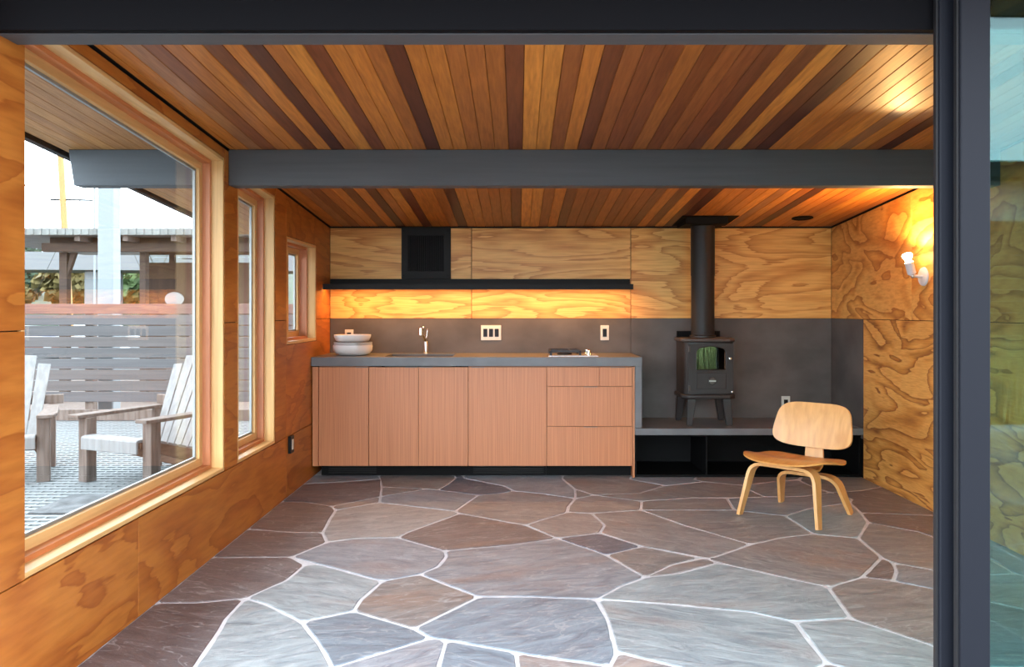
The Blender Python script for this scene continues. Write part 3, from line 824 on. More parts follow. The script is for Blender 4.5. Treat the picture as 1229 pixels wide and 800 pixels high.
# sink and tap
sk = empty('sink', ((SX0 + SX1) / 2, (SY0 + SY1) / 2, 0.70), label='dark rectangular sink sunk into the concrete counter', cat='sink')
b_ = MB()
b_.box(SX0 + .002, SX1 - .002, SY0 + .002, SY1 - .002, 0.70, 0.706)
b_.box(SX0 + .002, SX0 + .010, SY0 + .002, SY1 - .002, 0.706, CT - .012)
b_.box(SX1 - .010, SX1 - .002, SY0 + .002, SY1 - .002, 0.706, CT - .012)
b_.box(SX0 + .010, SX1 - .010, SY0 + .002, SY0 + .010, 0.706, CT - .012)
b_.box(SX0 + .010, SX1 - .010, SY1 - .010, SY1 - .002, 0.706, CT - .012)
b_.build('basin', M['concrete'], sk)
MB().cyl((-0.78, 6.52, 0.706), (-0.78, 6.52, 0.709), 0.04, n=20).build('drain', M['steel'], sk)
fc = empty('faucet', (-0.770, 6.765, CT), label='small chrome pull-out faucet behind the sink', cat='faucet')
MB().lathe([(0.026, 0), (0.026, 0.006), (0.020, 0.012), (0.020, 0.085), (0.017, 0.1)], (-0.770, 6.765, CT), 20).build('base', M['steel'], fc, smooth=40)
MB().tube([(-0.770, 6.765, CT + .08), (-0.773, 6.76, CT + .115), (-0.790, 6.735, CT + .15), (-0.800, 6.70, CT + .19)], [0.014, 0.014, 0.013, 0.013], 12).build('neck', M['chrome'], fc, smooth=50)
MB().cyl((-0.803, 6.690, CT + 0.155), (-0.803, 6.690, CT + 0.215), 0.021, 0.019, 16).build('spray_head', M['chrome'], fc, smooth=40, bevel=0.002)
MB().tube([(-0.772, 6.765, CT + .1), (-0.758, 6.77, CT + .19), (-0.757, 6.772, CT + .205)], [0.006, 0.005, 0.004], 8).build('lever', M['chrome'], fc, smooth=50)
MB().lathe([(0.003, 0), (0.009, 0.004), (0.010, 0.012), (0.005, 0.018)], (-0.785, 6.72, CT + 0.21), 12).build('knob', M['chrome'], fc, smooth=50)

# cooktop
ck = empty('cooktop', (0.43, 6.48, CT), label='compact steel gas cooktop with black grate and knobs', cat='cooktop')
MB().box(0.235, 0.625, 6.31, 6.66, CT, CT + 0.008).build('tray', M['steel'], ck, bevel=0.002)
MB().lathe([(0.06, 0), (0.06, 0.012), (0.04, 0.016), (0.04, 0.024), (0.015, 0.026)], (0.37, 6.49, CT + .008), 24).build('burner', M['iron'], ck, smooth=40)
gr = MB()
for xx in (0.255, 0.33, 0.41, 0.485): gr.box(xx - .006, xx + .006, 6.335, 6.64, CT + .034, CT + .046)
for yy in (6.34, 6.44, 6.54, 6.635): gr.box(0.25, 0.49, yy - .006, yy + .006, CT + .032, CT + .048)
for xx in (0.256, 0.484):
    for yy in (6.342, 6.634): gr.box(xx - .008, xx + .008, yy - .008, yy + .008, CT + .008, CT + .04)
gr.build('grate', M['iron'], ck)
for yy in (6.39, 6.57):
    MB().lathe([(0.024, 0), (0.024, 0.008), (0.019, 0.012), (0.017, 0.034), (0.010, 0.038)], (0.555, yy, CT + .008), 16).build('knob', M['chrome'], ck, smooth=40)

# cabinets
CF_Y = 6.243
ZB, ZT = 0.090, 0.853
def pull(parent, xa, xb, z, vert=False):
    mb = MB().box(xa, xb, CF_Y - 0.010, CF_Y + 0.012, z, z + 0.0025)
    mb.box(xa, xb, CF_Y - 0.010, CF_Y - 0.0075, z - 0.007, z)
    return mb.build('pull', M['steel'], parent)
def cabinet(name, x0, x1, label, fronts):
    c = empty(name, ((x0 + x1) / 2, 6.55, 0.0), label=label, cat='cabinet', group='fir veneer base cabinets')
    MB().box(x0, x1, CF_Y + 0.022, YB - 0.02, ZB, CB - 0.002 if x0 > -0.5 or x1 < -1.1 else 0.69).build('body', M['cab_body'], c)
    MB().box(x0, x1, 6.335, 6.35, 0.001, ZB).build('toe_kick', M['black'], c)
    for nm, a, b, za, zb_, pl in fronts:
        d = MB().box(a + .0016, b - .0016, CF_Y, CF_Y + 0.020, za + .0016, zb_ - .0016).build(nm, M['fir_cab'], c, bevel=0.0008)
        if pl: 
            o = MB().box(pl[0], pl[1], CF_Y - 0.012, CF_Y - 0.0005, zb_ - .004, zb_ - .0016)
            o.build('pull', M['pull'], d)
    return c
c1 = cabinet('base_cabinet', -1.537, -1.152, 'single door base cabinet standing against the left plywood wall', [('door', -1.537, -1.152, ZB, ZT, (-1.25, -1.16))])
c2 = cabinet('base_cabinet', -1.151, -0.386, 'two door base cabinet under the sink', [('door', -1.151, -0.7685, ZB, ZT, (-0.87, -0.78)), ('door', -0.7685, -0.386, ZB, ZT, (-0.757, -0.66))])
c3 = cabinet('base_cabinet', -0.385, 0.218, 'widest single door cabinet between sink cabinet and drawers', [('door', -0.385, 0.218, ZB, ZT, (-0.36, -0.26))])
c4 = cabinet('base_cabinet', 0.219, 0.880, 'drawer cabinet under the cooktop beside the waterfall end', [
    ('drawer', 0.219, 0.624, 0.703, ZT, None), ('drawer', 0.624, 0.880, 0.703, ZT, (0.71, 0.82)),
    ('drawer', 0.219, 0.880, 0.395, 0.703, (0.505, 0.61)), ('drawer', 0.219, 0.880, ZB, 0.395, (0.505, 0.61))])
for c, a, b in ((c1, -1.50, -1.09), (c3, -0.37, 0.20)):
    for k in range(4):
        MB().box(a + .02, min(b, a + .39) if c is c1 else b, 6.326, 6.334, 0.018 + k * .016, 0.026 + k * .016).build('vent_slat', M['steel_black'], c)
fil = MB().box(XL + .008, -1.540, CF_Y, CF_Y + 0.02, ZB, ZT).build('filler_panel', M['fir_cab'])
tag(fil, 'narrow fir filler strip between left wall and cabinets', 'panel')
ep = MB().box(0.8815, 0.8965, CF_Y, YB - .02, 0.001, ZT).build('end_panel', M['fir_cab'])
tag(ep, 'thin upright fir end panel closing the drawer cabinet', 'panel')

# cubbies under the hearth bench
cu = empty('storage_cubby', (1.77, 6.5, 0), label='open black storage cubbies below the hearth bench', cat='shelf')
mb = MB()
mb.box(0.900, XR - .004, 6.262, YB - .03, 0.001, 0.02).build('bottom', M['black_box'], cu)
MB().box(0.900, XR - .004, YB - .045, YB - .03, 0.02, 0.328).build('back', M['black_box'], cu)
MB().box(0.900, XR - .004, 6.262, YB - .045, 0.316, 0.329).build('top', M['black_box'], cu)
for xx in (0.900, 1.448, XR - .020):
    MB().box(xx, xx + .014, 6.262, YB - .045, 0.02, 0.316).build('divider', M['black_box'], cu, bevel=0.001)

# shelf with LED strip
SH_Y, SZ = 6.585, 1.497
sh = empty('wall_shelf', (-0.32, YB, SZ), label='long blackened steel shelf with lights underneath, above the counter', cat='shelf')
MB().box(XL + .004, 0.935, SH_Y, YB - .001, SZ, SZ + 0.006).build('plate', M['steel_black'], sh)
MB().box(XL + .004, 0.935, SH_Y, SH_Y + 0.006, SZ - 0.038, SZ).build('lip', M['steel_black'], sh)
up = MB().box(XL + .004, 0.945, YB - .007, YB - .001, SZ + .006, 1.555).build('upstand', M['steel_black'], sh)
k = -1.45
while k < 0.9:
    MB().cyl((k, YB - .007, 1.533), (k, YB - .011, 1.533), 0.007, n=8).build('bolt', M['steel_black'], up)
    k += 0.39
stp = MB().box(XL + .02, 0.92, 6.665, 6.695, SZ - 0.014, SZ - 0.001).build('led_channel', M['steel_black'], sh)
k = XL + 0.06
while k < 0.9:
    MB().box(k, k + .035, 6.670, 6.690, SZ - 0.017, SZ - 0.0141).build('led', M['led'], stp)
    k += 0.11
ld = bpy.data.lights.new('led_strip_light', 'AREA'); ld.shape = 'RECTANGLE'; ld.size = 2.46; ld.size_y = 0.02
ld.energy = LED_W; ld.color = (1.0, 0.43, 0.11)
lo = bpy.data.objects.new('led_strip_light', ld); COL.objects.link(lo); lo.parent = sh
lo.location = (-0.01, 6.680 - YB, -0.022)

# vent box
vt = empty('vent_grille', (-0.779, YB, 1.556), label='square black vent grille on the plywood above the shelf', cat='vent')
VX0, VX1, VZ0, VZ1 = -0.985, -0.573, 1.557, z_top(YB)
fr_ = MB()
fr_.box(VX0, VX0 + .055, YB - .022, YB + .012, VZ0, VZ1); fr_.box(VX1 - .055, VX1, YB - .022, YB + .012, VZ0, VZ1)
fr_.box(VX0 + .055, VX1 - .055, YB - .022, YB + .012, VZ0, VZ0 + .062); fr_.box(VX0 + .055, VX1 - .055, YB - .022, YB + .012, VZ1 - .062, VZ1)
fr_.build('frame', M['steel_black'], vt)
MB().box(VX0 + .055, VX1 - .055, YB + .002, YB + .012, VZ0 + .062, VZ1 - .062).build('backing', M['black'], vt)
n = 19
for k in range(n):
    x = VX0 + .062 + (VX1 - VX0 - .124) * k / (n - 1)
    MB().box(x - .003, x + .003, YB - .014, YB + .002, VZ0 + .062, VZ1 - .062).build('slat', M['steel_black'], vt)
for sx in (VX0 + .02, VX1 - .02):
    for sz in (VZ0 + .025, VZ1 - .025):
        MB().cyl((sx, YB - .022, sz), (sx, YB - .025, sz), 0.006, n=8).build('screw', M['black'], vt)

# switches and outlets
def plate_y(name, x, z, w, h, n, label, cat, y=YB):
    o = empty(name, (x, y, z), label=label, cat=cat)
    MB().box(x - w / 2, x + w / 2, y - .008, y - .0005, z - h / 2, z + h / 2).build('plate', M['plate'], o, bevel=0.002)
    for k in range(n):
        xx = x + (k - (n - 1) / 2) * 0.048
        MB().box(xx - .017, xx + .017, y - .012, y - .0085, z - .034, z + .034).build('rocker', M['switch'], o, bevel=0.001)
    return o
plate_y('wall_outlet', -1.430, 1.068, 0.072, 0.118, 1, 'pale outlet plate half hidden behind the stacked bowls', 'outlet')
plate_y('light_switch', -0.230, 1.100, 0.170, 0.127, 3, 'triple black rocker switch plate over the counter', 'switch')
plate_y('light_switch', 0.731, 1.100, 0.072, 0.127, 1, 'single black rocker switch plate above the cooktop', 'switch')
plate_y('wall_outlet', 2.262, 0.502, 0.072, 0.125, 1, 'pale outlet plate just above the hearth bench', 'outlet')
lo_ = empty('wall_outlet', (XL, 5.645, 0.357), label='black outlet on the left plywood wall near cabinets', cat='outlet')
MB().box(XL + .0005, XL + .022, 5.605, 5.685, 0.297, 0.417).build('box', M['switch'], lo_, bevel=0.002)
MB().box(XL + .0225, XL + .025, 5.628, 5.662, 0.322, 0.392).build('socket', M['plate'], lo_)

# bowls
def bowl(name, c, prof_out, t, mat, label):
    pin = [(max(r - t, 0.004), h) for r, h in prof_out[1:]]
    prof = [(0.004, prof_out[0][1])] + prof_out + pin[::-1] + [(0.004, prof_out[0][1] + t)]
    o = MB().lathe(prof, (0, 0, 0), 40).build(name, mat, None, smooth=45)
    o.location = c
    return tag(o, label, 'bowl', 'stack of bowls')
BX, BY = -1.332, 6.53
bowl('bowl', (BX, BY, CT + .0005), [(0.10, 0.0), (0.135, 0.012), (0.154, 0.040), (0.157, 0.070), (0.155, 0.082)], 0.008, M['white_cer'], 'white ceramic bowl at the bottom of the stack')
bowl('bowl', (BX + .002, BY, CT + .038), [(0.06, 0.0), (0.12, 0.012), (0.143, 0.045), (0.1515, 0.048), (0.1525, 0.068)], 0.007, M['grey_cer'], 'grey rimmed bowl nested between the two others')
bowl('bowl', (BX - .003, BY, CT + .1068), [(0.105, 0.0), (0.130, 0.010), (0.146, 0.040), (0.147, 0.058)], 0.008, M['white_cer'], 'shallow white bowl on top of the stack')

# ------------------------------------------------------------------ wood stove
ST = Vector((1.500, 6.53, 0.382))
st = empty('wood_stove', ST, label='small black cast iron wood stove with flue pipe on the hearth bench', cat='stove')
SX_0, SX_1, SY_0, SY_1 = 1.305, 1.695, 6.365, 6.715
def octo(x0, x1, y0, y1, c):
    return [(x0 + c, y0), (x1 - c, y0), (x1, y0 + c), (x1, y1 - c), (x1 - c, y1), (x0 + c, y1), (x0, y1 - c), (x0, y0 + c)]
MB().prism(octo(SX_0, SX_1, SY_0, SY_1, 0.03), 'z', 0.628, 1.040).build('body', M['iron'], st, bevel=0.004, smooth=30)
MB().prism(octo(SX_0 - .022, SX_1 + .016, SY_0 - .022, SY_1 + .01, 0.05), 'z', 1.040, 1.070).build('top_plate', M['iron_top'], st, bevel=0.010, segs=3, smooth=50)
MB().prism(octo(SX_0 - .022, SX_1 + .016, SY_0 - .022, SY_1 + .01, 0.05), 'z', 0.594, 0.628).build('base_plate', M['iron'], st, bevel=0.008, segs=2, smooth=50)
# door with arched glass
DX0, DX1, DZ0, DZ1 = 1.330, 1.685, 0.640, 1.028
dy0, dy1 = SY_0 - 0.018, SY_0 - 0.0005
GX0, GX1, GZ0, GZ1 = 1.392, 1.628, 0.822, 0.998
def arch(x0, x1, z0, z1, r=0.045, n=6, crown=0.012):
    pts = [(x0, z0), (x1, z0)]
    for i in range(n + 1):
        a = i / n * math.pi / 2
        pts.append((x1 - r + r * math.cos(a), z1 - r + r * math.sin(a)))
    for i in range(1, 4):
        t = i / 4
        pts.append((x1 - r + (x0 + r - x1 + r) * t, z1 + crown * math.sin(math.pi * t)))
    for i in range(n + 1):
        a = math.pi / 2 + i / n * math.pi / 2
        pts.append((x0 + r + r * math.cos(a), z1 - r + r * math.sin(a)))
    return pts
inner = arch(GX0, GX1, GZ0, GZ1)
n = len(inner)
def proj_rect(p):
    cx, cz_ = (GX0 + GX1) / 2, (GZ0 + GZ1) / 2
    dx, dz = p[0] - cx, p[1] - cz_
    ts = []
    if dx > 1e-9: ts.append((DX1 - cx) / dx)
    if dx < -1e-9: ts.append((DX0 - cx) / dx)
    if dz > 1e-9: ts.append((DZ1 - cz_) / dz)
    if dz < -1e-9: ts.append((DZ0 - cz_) / dz)
    t = min(ts)
    return (cx + dx * t, cz_ + dz * t)
# ordered outline: corners inserted exactly so the leaf stays rectangular
outer = [proj_rect(p) for p in inner]
outer[0] = (DX0, DZ0); outer[1] = (DX1, DZ0)
best = min(range(2, 9), key=lambda i: abs(outer[i][0] - DX1) + abs(outer[i][1] - DZ1)); outer[best] = (DX1, DZ1)
for i in range(2, best): outer[i] = (DX1, outer[i][1])
best2 = min(range(9, n), key=lambda i: abs(outer[i][0] - DX0) + abs(outer[i][1] - DZ1)); outer[best2] = (DX0, DZ1)
dm = MB()
v = [(p[0], dy0, p[1]) for p in outer] + [(p[0], dy0, p[1]) for p in inner] + [(p[0], dy1, p[1]) for p in inner] + [(p[0], dy1, p[1]) for p in outer]
f = []
for lv in range(4):
    for i in range(n):
        f.append((lv * n + i, lv * n + (i + 1) % n, ((lv + 1) % 4) * n + (i + 1) % n, ((lv + 1) % 4) * n + i))
door = dm.add(v, f).build('door', M['iron'], st)
MB().prism(inner, 'y', dy1 - .006, dy1 - .004).build('glass', M['glass_stove'], door)
rim = []
mb = MB()
for i in range(n):
    a, b = inner[i], inner[(i + 1) % n]
    mb.cyl((a[0], dy0 - .001, a[1]), (b[0], dy0 - .001, b[1]), 0.004, n=6)
mb.build('glass_rim', M['iron'], door)
MB().box(1.394, 1.628, dy0 - 0.006, dy0 - .0005, 0.672, 0.800).build('ash_panel', M['iron'], door, bevel=0.003)
MB().lathe([(0.030, 0.0), (0.030, -0.014), (0.024, -0.020), (0.006, -0.021)], (1.514, dy0 - .006, 0.738), 24, axis='y').build('air_knob', M['iron_top'], door, smooth=40)
MB().box(1.487, 1.541, dy0 - .031, dy0 - .0265, 0.734, 0.742).build('knob_bar', M['steel'], door)
for zz in (0.985, 0.680):
    MB().cyl((1.336, dy0 - .008, zz - .02), (1.336, dy0 - .008, zz + .02), 0.010, n=10).build('hinge', M['iron_top'], door)
MB().lathe([(0.010, 0.0), (0.010, -0.012), (0.004, -0.014)], (1.657, dy0, 0.912), 12, axis='y').build('latch', M['chrome'], door, smooth=40)
MB().lathe([(0.007, 0.0), (0.007, -0.010), (0.003, -0.012)], (1.672, dy0, 0.652), 12, axis='y').build('latch', M['chrome'], door, smooth=40)
MB().box(1.36, 1.64, 6.45, 6.70, 0.66, 1.03).build('firebox', M['black'], st) if False else None
for lx, ly in ((1.365, 6.395), (1.640, 6.395), (1.345, 6.690), (1.655, 6.690)):
    dx = (lx - 1.50) * 0.14; dyy = (ly - 6.54) * 0.10
    v = []
    for h, r in ((0.594, 0.030), (0.56, 0.033), (0.3825, 0.022)):
        t = (0.594 - h) / 0.21
        cx, cy = lx + dx * t, ly + dyy * t
        v += [(cx - r, cy - r * .8, h), (cx + r, cy - r * .8, h), (cx + r, cy + r * .8, h), (cx - r, cy + r * .8, h)]
    f = [(0, 1, 2, 3), (8, 11, 10, 9)] + [(lv * 4 + i, lv * 4 + (i + 1) % 4, lv * 4 + 4 + (i + 1) % 4, lv * 4 + 4 + i) for lv in (0, 1) for i in range(4)]
    MB().add(v, f).build('leg', M['iron'], st, bevel=0.004)
MB().box(1.32, 1.68, 6.745, 6.760, 0.70, 1.118).build('heat_shield', M['black'], st)
PYc = 6.60
MB().lathe([(0.105, 1.0695), (0.105, 1.085), (0.0945, 1.092)], (1.502, PYc, 0), 32).build('collar', M['iron'], st, smooth=40)
MB().lathe([(0.0935, 1.088), (0.0935, 1.58)], (1.502, PYc, 0), 40).build('flue_pipe', M['pipe'], st, smooth=40)
MB().lathe([(0.0965, 1.57), (0.0965, 1.9715)], (1.502, PYc, 0), 40).build('flue_pipe', M['pipe'], st, smooth=40)
fb = empty('flue_ceiling_box', (1.51, 6.57, 2.0), label='black square flue support box fixed to the ceiling', cat='flue box')
FB0, FB1 = 6.36, 6.80
MB().add([(x, y, cz(y) + dz) for x in (1.290, 1.735) for y in (FB0, FB1) for dz in (-0.004, -0.0005)],
         [(0, 1, 3, 2), (4, 6, 7, 5), (0, 4, 5, 1), (2, 3, 7, 6), (0, 2, 6, 4), (1, 5, 7, 3)]).build('trim_plate', M['black'], fb)
v = []
for x in (1.325, 1.655):
    for y in (6.40, 6.76):
        v += [(x, y, 1.972), (x, y, cz(y) - 0.0045)]
MB().add(v, [(0, 1, 3, 2), (4, 6, 7, 5), (0, 4, 5, 1), (2, 3, 7, 6), (0, 2, 6, 4), (1, 5, 7, 3)]).build('box', M['black'], fb)

# ceiling disc
cdk = empty('ceiling_downlight', (2.26, 6.448, cz(6.448)), label='small round black fitting on the cedar ceiling', cat='light')
tl = math.atan(-SL)
for nm, prof, mt in (('rim', [(0.082, -0.0005), (0.082, -0.008), (0.066, -0.012), (0.062, -0.006)], M['black']), ('lens', [(0.060, -0.002), (0.060, -0.005)], M['switch'])):
    o = MB().lathe(prof, (0, 0, 0), 28).build(nm, mt, cdk, world=False, smooth=40)
    o.rotation_euler = (tl, 0, 0)

# ------------------------------------------------------------------ wall sconce
SCY, SCZ = 5.297, 1.509
sc = empty('wall_sconce', (XR, SCY, SCZ), label='white adjustable spotlight with a lit bulb on the right wall', cat='lamp')
mb = MB(); mb.cyl((XR - .0005, SCY, SCZ), (XR - 0.012, SCY, SCZ), 0.062, 0.058, 28)
mb.build('wall_plate', M['white_metal'], sc, smooth=40)
mb = MB().cyl((XR - .012, SCY, SCZ), (XR - 0.068, SCY, SCZ + .004), 0.010, n=12)
mb.build('arm', M['white_metal'], sc, smooth=40)
mb = MB().lathe([(0.004, -.016), (.012, -.011), (.016, 0), (.012, .011), (.004, .016)], (XR - .074, SCY, SCZ + .004), 14)
mb.build('swivel', M['steel'], sc, smooth=60)
a0 = Vector((XR - .076, SCY, SCZ + .008)); dirv = Vector((-0.30, -0.10, 0.95)).normalized()
mb = MB().cyl(a0, a0 + dirv * 0.012, 0.014, 0.027, 20).cyl(a0 + dirv * 0.012, a0 + dirv * 0.090, 0.027, 0.028, 20)
mb.build('socket', M['white_metal'], sc, smooth=40)
u = dirv.orthogonal().normalized(); w = dirv.cross(u)
prof = [(0.016, 0.090), (0.018, 0.100), (0.025, 0.115), (0.031, 0.130), (0.032, 0.138), (0.026, 0.146), (0.012, 0.151), (0.002, 0.152)]
v, f, n = [], [], 20
for r, h in prof:
    for i in range(n):
        an = 2 * math.pi * i / n
        v.append(a0 + dirv * h + u * r * math.cos(an) + w * r * math.sin(an))
for j in range(len(prof) - 1):
    for i in range(n): f.append((j * n + i, j * n + (i + 1) % n, (j + 1) * n + (i + 1) % n, (j + 1) * n + i))
f += [tuple(range(n)), tuple((len(prof) - 1) * n + i for i in range(n))]
MB().add(v, f).build('bulb', M['bulb'], sc, smooth=60)
pl = bpy.data.lights.new('bulb_light', 'SPOT'); pl.energy = BULB_W; pl.color = (1.0, 0.56, 0.20); pl.shadow_soft_size = 0.028
pl.spot_size = math.radians(172); pl.spot_blend = 0.35
plo = bpy.data.objects.new('bulb_light', pl); COL.objects.link(plo)
plo.location = a0 + dirv * 0.165
plo.rotation_euler = Vector((-0.10, -0.05, 0.95)).to_track_quat('-Z', 'Y').to_euler()

# ------------------------------------------------------------------ moulded plywood lounge chair
chair = empty('lounge_chair', (1.751, 5.105, 0.0), math.radians(-45), label='moulded ash plywood lounge chair standing on the flagstones', cat='chair')
def squircle(u, v, a, b, p=3.2):
    """square grid -> superellipse disc"""
    x, y = 2 * u - 1, 2 * v - 1
    m = max(abs(x), abs(y))
    if m < 1e-9: return 0.0, 0.0
    ang = math.atan2(y, x)
    c, s = math.cos(ang), math.sin(ang)
    r = (abs(c) ** p + abs(s) ** p) ** (-1 / p)
    return a * m * r * c, b * m * r * s
def seat_fn(u, v):
    x, y = squircle(u, v, 0.285, 0.262, 3.0)
    def h(x, y):
        z = 0.362 + 0.30 * x * x * (0.4 + 0.6 * (y + 0.26) / 0.52) - 0.012
        z += 0.0 if y > -0.12 else -1.3 * (y + 0.12) ** 2
        z -= 0.10 * (y + 0.05)
        z -= 0.020 * math.exp(-((y - 0.07) / 0.12) ** 2)
        return z
    e = 0.004
    nx_ = -(h(x + e, y) - h(x - e, y)) / (2 * e); ny_ = -(h(x, y + e) - h(x, y - e)) / (2 * e)
    return (x, y - 0.03, h(x, y) + 0.014), (nx_, ny_, 1)
MB().sheet(seat_fn, 24, 24, 0.011).build('seat', M['chair_seat'], chair, world=False, smooth=50)
BT = math.radians(14)
def back_fn(u, v):
    x, s = squircle(u, v, 0.258, 0.146, 4.2)
    x *= 1.0 - 0.09 * (s / 0.142)               # a little wider at the bottom edge
    d = -0.62 * x * x + 0.5 * s * s * 0.5      # wraps forward at the sides
    y = 0.262 + math.sin(BT) * s + math.cos(BT) * d
    z = 0.540 + math.cos(BT) * s - math.sin(BT) * d
    slope = -1.24 * x
    return (x, y, z), (slope * 1.0, -1.0, math.sin(BT))
MB().sheet(back_fn, 24, 20, 0.010).build('backrest', M['chair'], chair, world=False, smooth=50)
def hoop(xf, yf, ztop, xt, ytop, lean, w_foot, w_top):
    """bent leg pair: foot, shoulder bend, across, and back down"""
    half = []
    rb = 0.075
    top = Vector((xt, ytop, ztop)); foot = Vector((xf, yf, 0.0))
    d = (foot - top).normalized()
    half.append(foot)
    half.append(foot.lerp(top, 0.35)); half.append(foot.lerp(top, 0.62))
    p1 = top + d * rb
    p2 = top + Vector((-rb * 1.1, 0, 0))
    for t in (0, .2, .4, .6, .8, 1):
        half.append((1 - t) ** 2 * p1 + 2 * t * (1 - t) * top + t * t * p2)
    mid = [Vector((top.x * k, ytop, ztop)) for k in (0.35, 0.0)]
    right = half + mid
    left = [Vector((-p.x, p.y, p.z)) for p in right[:-1]][::-1]
    path = right + left
    wd = []
    for p in path:
        wd.append(w_foot + (w_top - w_foot) * min(1, p.z / ztop))
    return path, wd
path, wd = hoop(0.258, -0.245, 0.330, 0.205, -0.165, 0, 0.046, 0.085)
MB().strip(path, wd, 0.020, (0, 1, 0)).build('front_legs', M['chair'], chair, world=False, smooth=35)
path, wd = hoop(0.235, 0.262, 0.236, 0.185, 0.165, 0, 0.046, 0.085)
MB().strip(path, wd, 0.020, (0, 1, 0)).build('rear_legs', M['chair'], chair, world=False, smooth=35)
sp = [(0, -0.20, 0.3475), (0, -0.05, 0.338), (0, 0.05, 0.300), (0, 0.13, 0.262), (0, 0.19, 0.262), (0, 0.235, 0.285), (0, 0.252, 0.33), (0, 0.256, 0.40), (0, 0.262, 0.47), (0, 0.280, 0.545), (0, 0.296, 0.60)]
MB().strip(sp, [0.10, 0.11, 0.12, 0.125, 0.13, 0.13, 0.125, 0.115, 0.11, 0.10, 0.095], 0.014, (1, 0, 0)).build('spine', M['chair'], chair, world=False, smooth=40)

# ------------------------------------------------------------------ outside the windows: deck
DZ = -0.03
dk = MB()
y = 1.6
while y < 9.75:
    dk.box(-6.7, XL - 0.17, y, y + 0.040, DZ - 0.03, DZ); y += 0.092
x = -6.7
while x < XL - 0.17:
    dk.box(x, x + 0.012, 1.6, 9.75, DZ - 0.028, DZ - 0.002); x += 0.092
dko = dk.build('deck_grating', M['grate']); tag(dko, 'pale metal grating deck outside the window', None, None, 'structure')
jb = MB()
for yy in (2.0, 4.0, 6.0, 8.0, 9.6): jb.box(-6.7, XL - 0.17, yy, yy + .1, DZ - 0.25, DZ - 0.031)
tag(jb.build('deck_joists', M['brown_timber']), 'dark timber joists under the grating deck', None, None, 'structure')
mt = MB().box(-3.17, -2.75, 5.24, 5.76, DZ + .0005, DZ + 0.014).build('door_mat', M['mat'], bevel=0.004)
tag(mt, 'worn dark rubber mat lying on the deck grating', 'mat')

def adirondack(loc, rz, label):
    c = empty('adirondack_chair', loc, rz, label=label, cat='chair', group='adirondack chairs on the deck')
    def P(mb, nm, m, bev=0.004): return mb.build(nm, m, c, world=False, bevel=bev)
    for s in (-1, 1):
        P(MB().box(s * .34 - .045, s * .34 + .045, -.315, -.225, 0, .495), 'leg', M['aged'])
        P(MB().box(s * .345 - .022, s * .345 + .022, .36, .43, 0, .495), 'rear_leg', M['aged'])
        arm = [(s * .30, -.385), (s * .415, -.385), (s * .43, -.20), (s * .40, .30), (s * .38, .47), (s * .31, .47), (s * .305, .2)]
        P(MB().prism(arm, 'z', .4955, .522), 'arm', M['aged'])
        P(MB().prism([(-.33, .30), (-.33, .345), (-.2, .335), (.62, .10), (.62, 0.0), (.5, 0.0)], 'x', s * .275 - .016, s * .275 + .016), 'stringer', M['aged_brown'])
    for k in range(6):
        y0 = -.345 + k * .092
        z0 = .345 - max(0, (y0 + .25)) * .30
        sl = .0 if k == 0 else .026
        mb = MB().prism([(y0, z0), (y0 + .084, z0 - sl), (y0 + .084, z0 - sl + .022), (y0, z0 + .022)], 'x', -.292, .292)
        P(mb, 'seat_slat', M['aged_white'])
    P(MB().prism([(-.368, .262), (-.346, .262), (-.346, .366), (-.360, .362), (-.368, .35)], 'x', -.293, .293), 'front_apron', M['aged_white'])
    P(MB().box(-.42, .42, .455, .49, .523, .60), 'back_rail', M['aged'])
    P(MB().box(-.27, .27, .275, .305, .20, .27), 'back_rail', M['aged'])
    n = 6
    for k in range(n):
        t = (k - (n - 1) / 2)
        xb, xt = t * .078, t * .108
        top = .97 - .018 * t * t
        yb, yt = .235, .235 + (top - .17) * .47
        path = [(xb, yb, .17), (xt, yt, top)]
        P(MB().strip(path, [.072, .098], .02, (1, 0, 0)), 'back_slat', M['aged_white'], 0.003)
    return c
adirondack((-2.91, 6.378, DZ), math.radians(-24), 'weathered grey adirondack chair with all its back slats in view')
adirondack((-4.092, 6.37, DZ), math.radians(25), 'weathered adirondack chair mostly hidden behind the plywood beside the window')

# fence
FY = 9.70
fe = empty('slat_fence', (-4.7, FY, DZ), label='grey horizontal slat fence along the far edge of the deck', cat='fence')
s_ = FY / FPX
zt = EYE + 8.5 * s_
for k in range(9):
    c = (0.15, 0.080, 0.066) if k == 0 else rnd.choice([(0.092, 0.084, 0.086), (0.098, 0.091, 0.094), (0.085, 0.082, 0.085), (0.10, 0.088, 0.086)])  # top slat: reddish ceiling reflection in the window glass, painted as slat colour
    MB().box(-6.7, -2.6, FY, FY + .025, zt - k * .1315 - .1195, zt - k * .1315).build('slat', M['slat'], fe, bevel=0.003, color=(*c, 1))
MB().box(-6.7, -2.6, FY - .01, FY + .03, DZ + .005, DZ + .135).build('bottom_rail', M['aged'], fe, bevel=0.003)
for xx in (-6.3, -5.15, -4.0, -2.75):
    MB().box(xx - .05, xx + .05, FY + .03, FY + .13, DZ - .2, zt - .03).build('post', M['aged'], fe, bevel=0.003)

# ------------------------------------------------------------------ harbour beyond
wt = MB().box(-260, -1.76, -60, 260, -1.3, -1.2).build('water', M['water']); tag(wt, 'dark harbour water', None, None, 'structure')
gd = MB().box(-1.755, 60, -60, 30, -0.4, -0.13).build('ground', M['soil']); tag(gd, 'ground around the building', None, None, 'structure')
bank = MB().prism([(80, -1.3), (260, -1.3), (260, 12), (160, 9.0), (128, 5.0), (95, -0.3)], 'x', -260, 60).build('far_shore', M['leaf_d']); tag(bank, 'green far shore across the harbour', None, None, 'structure')

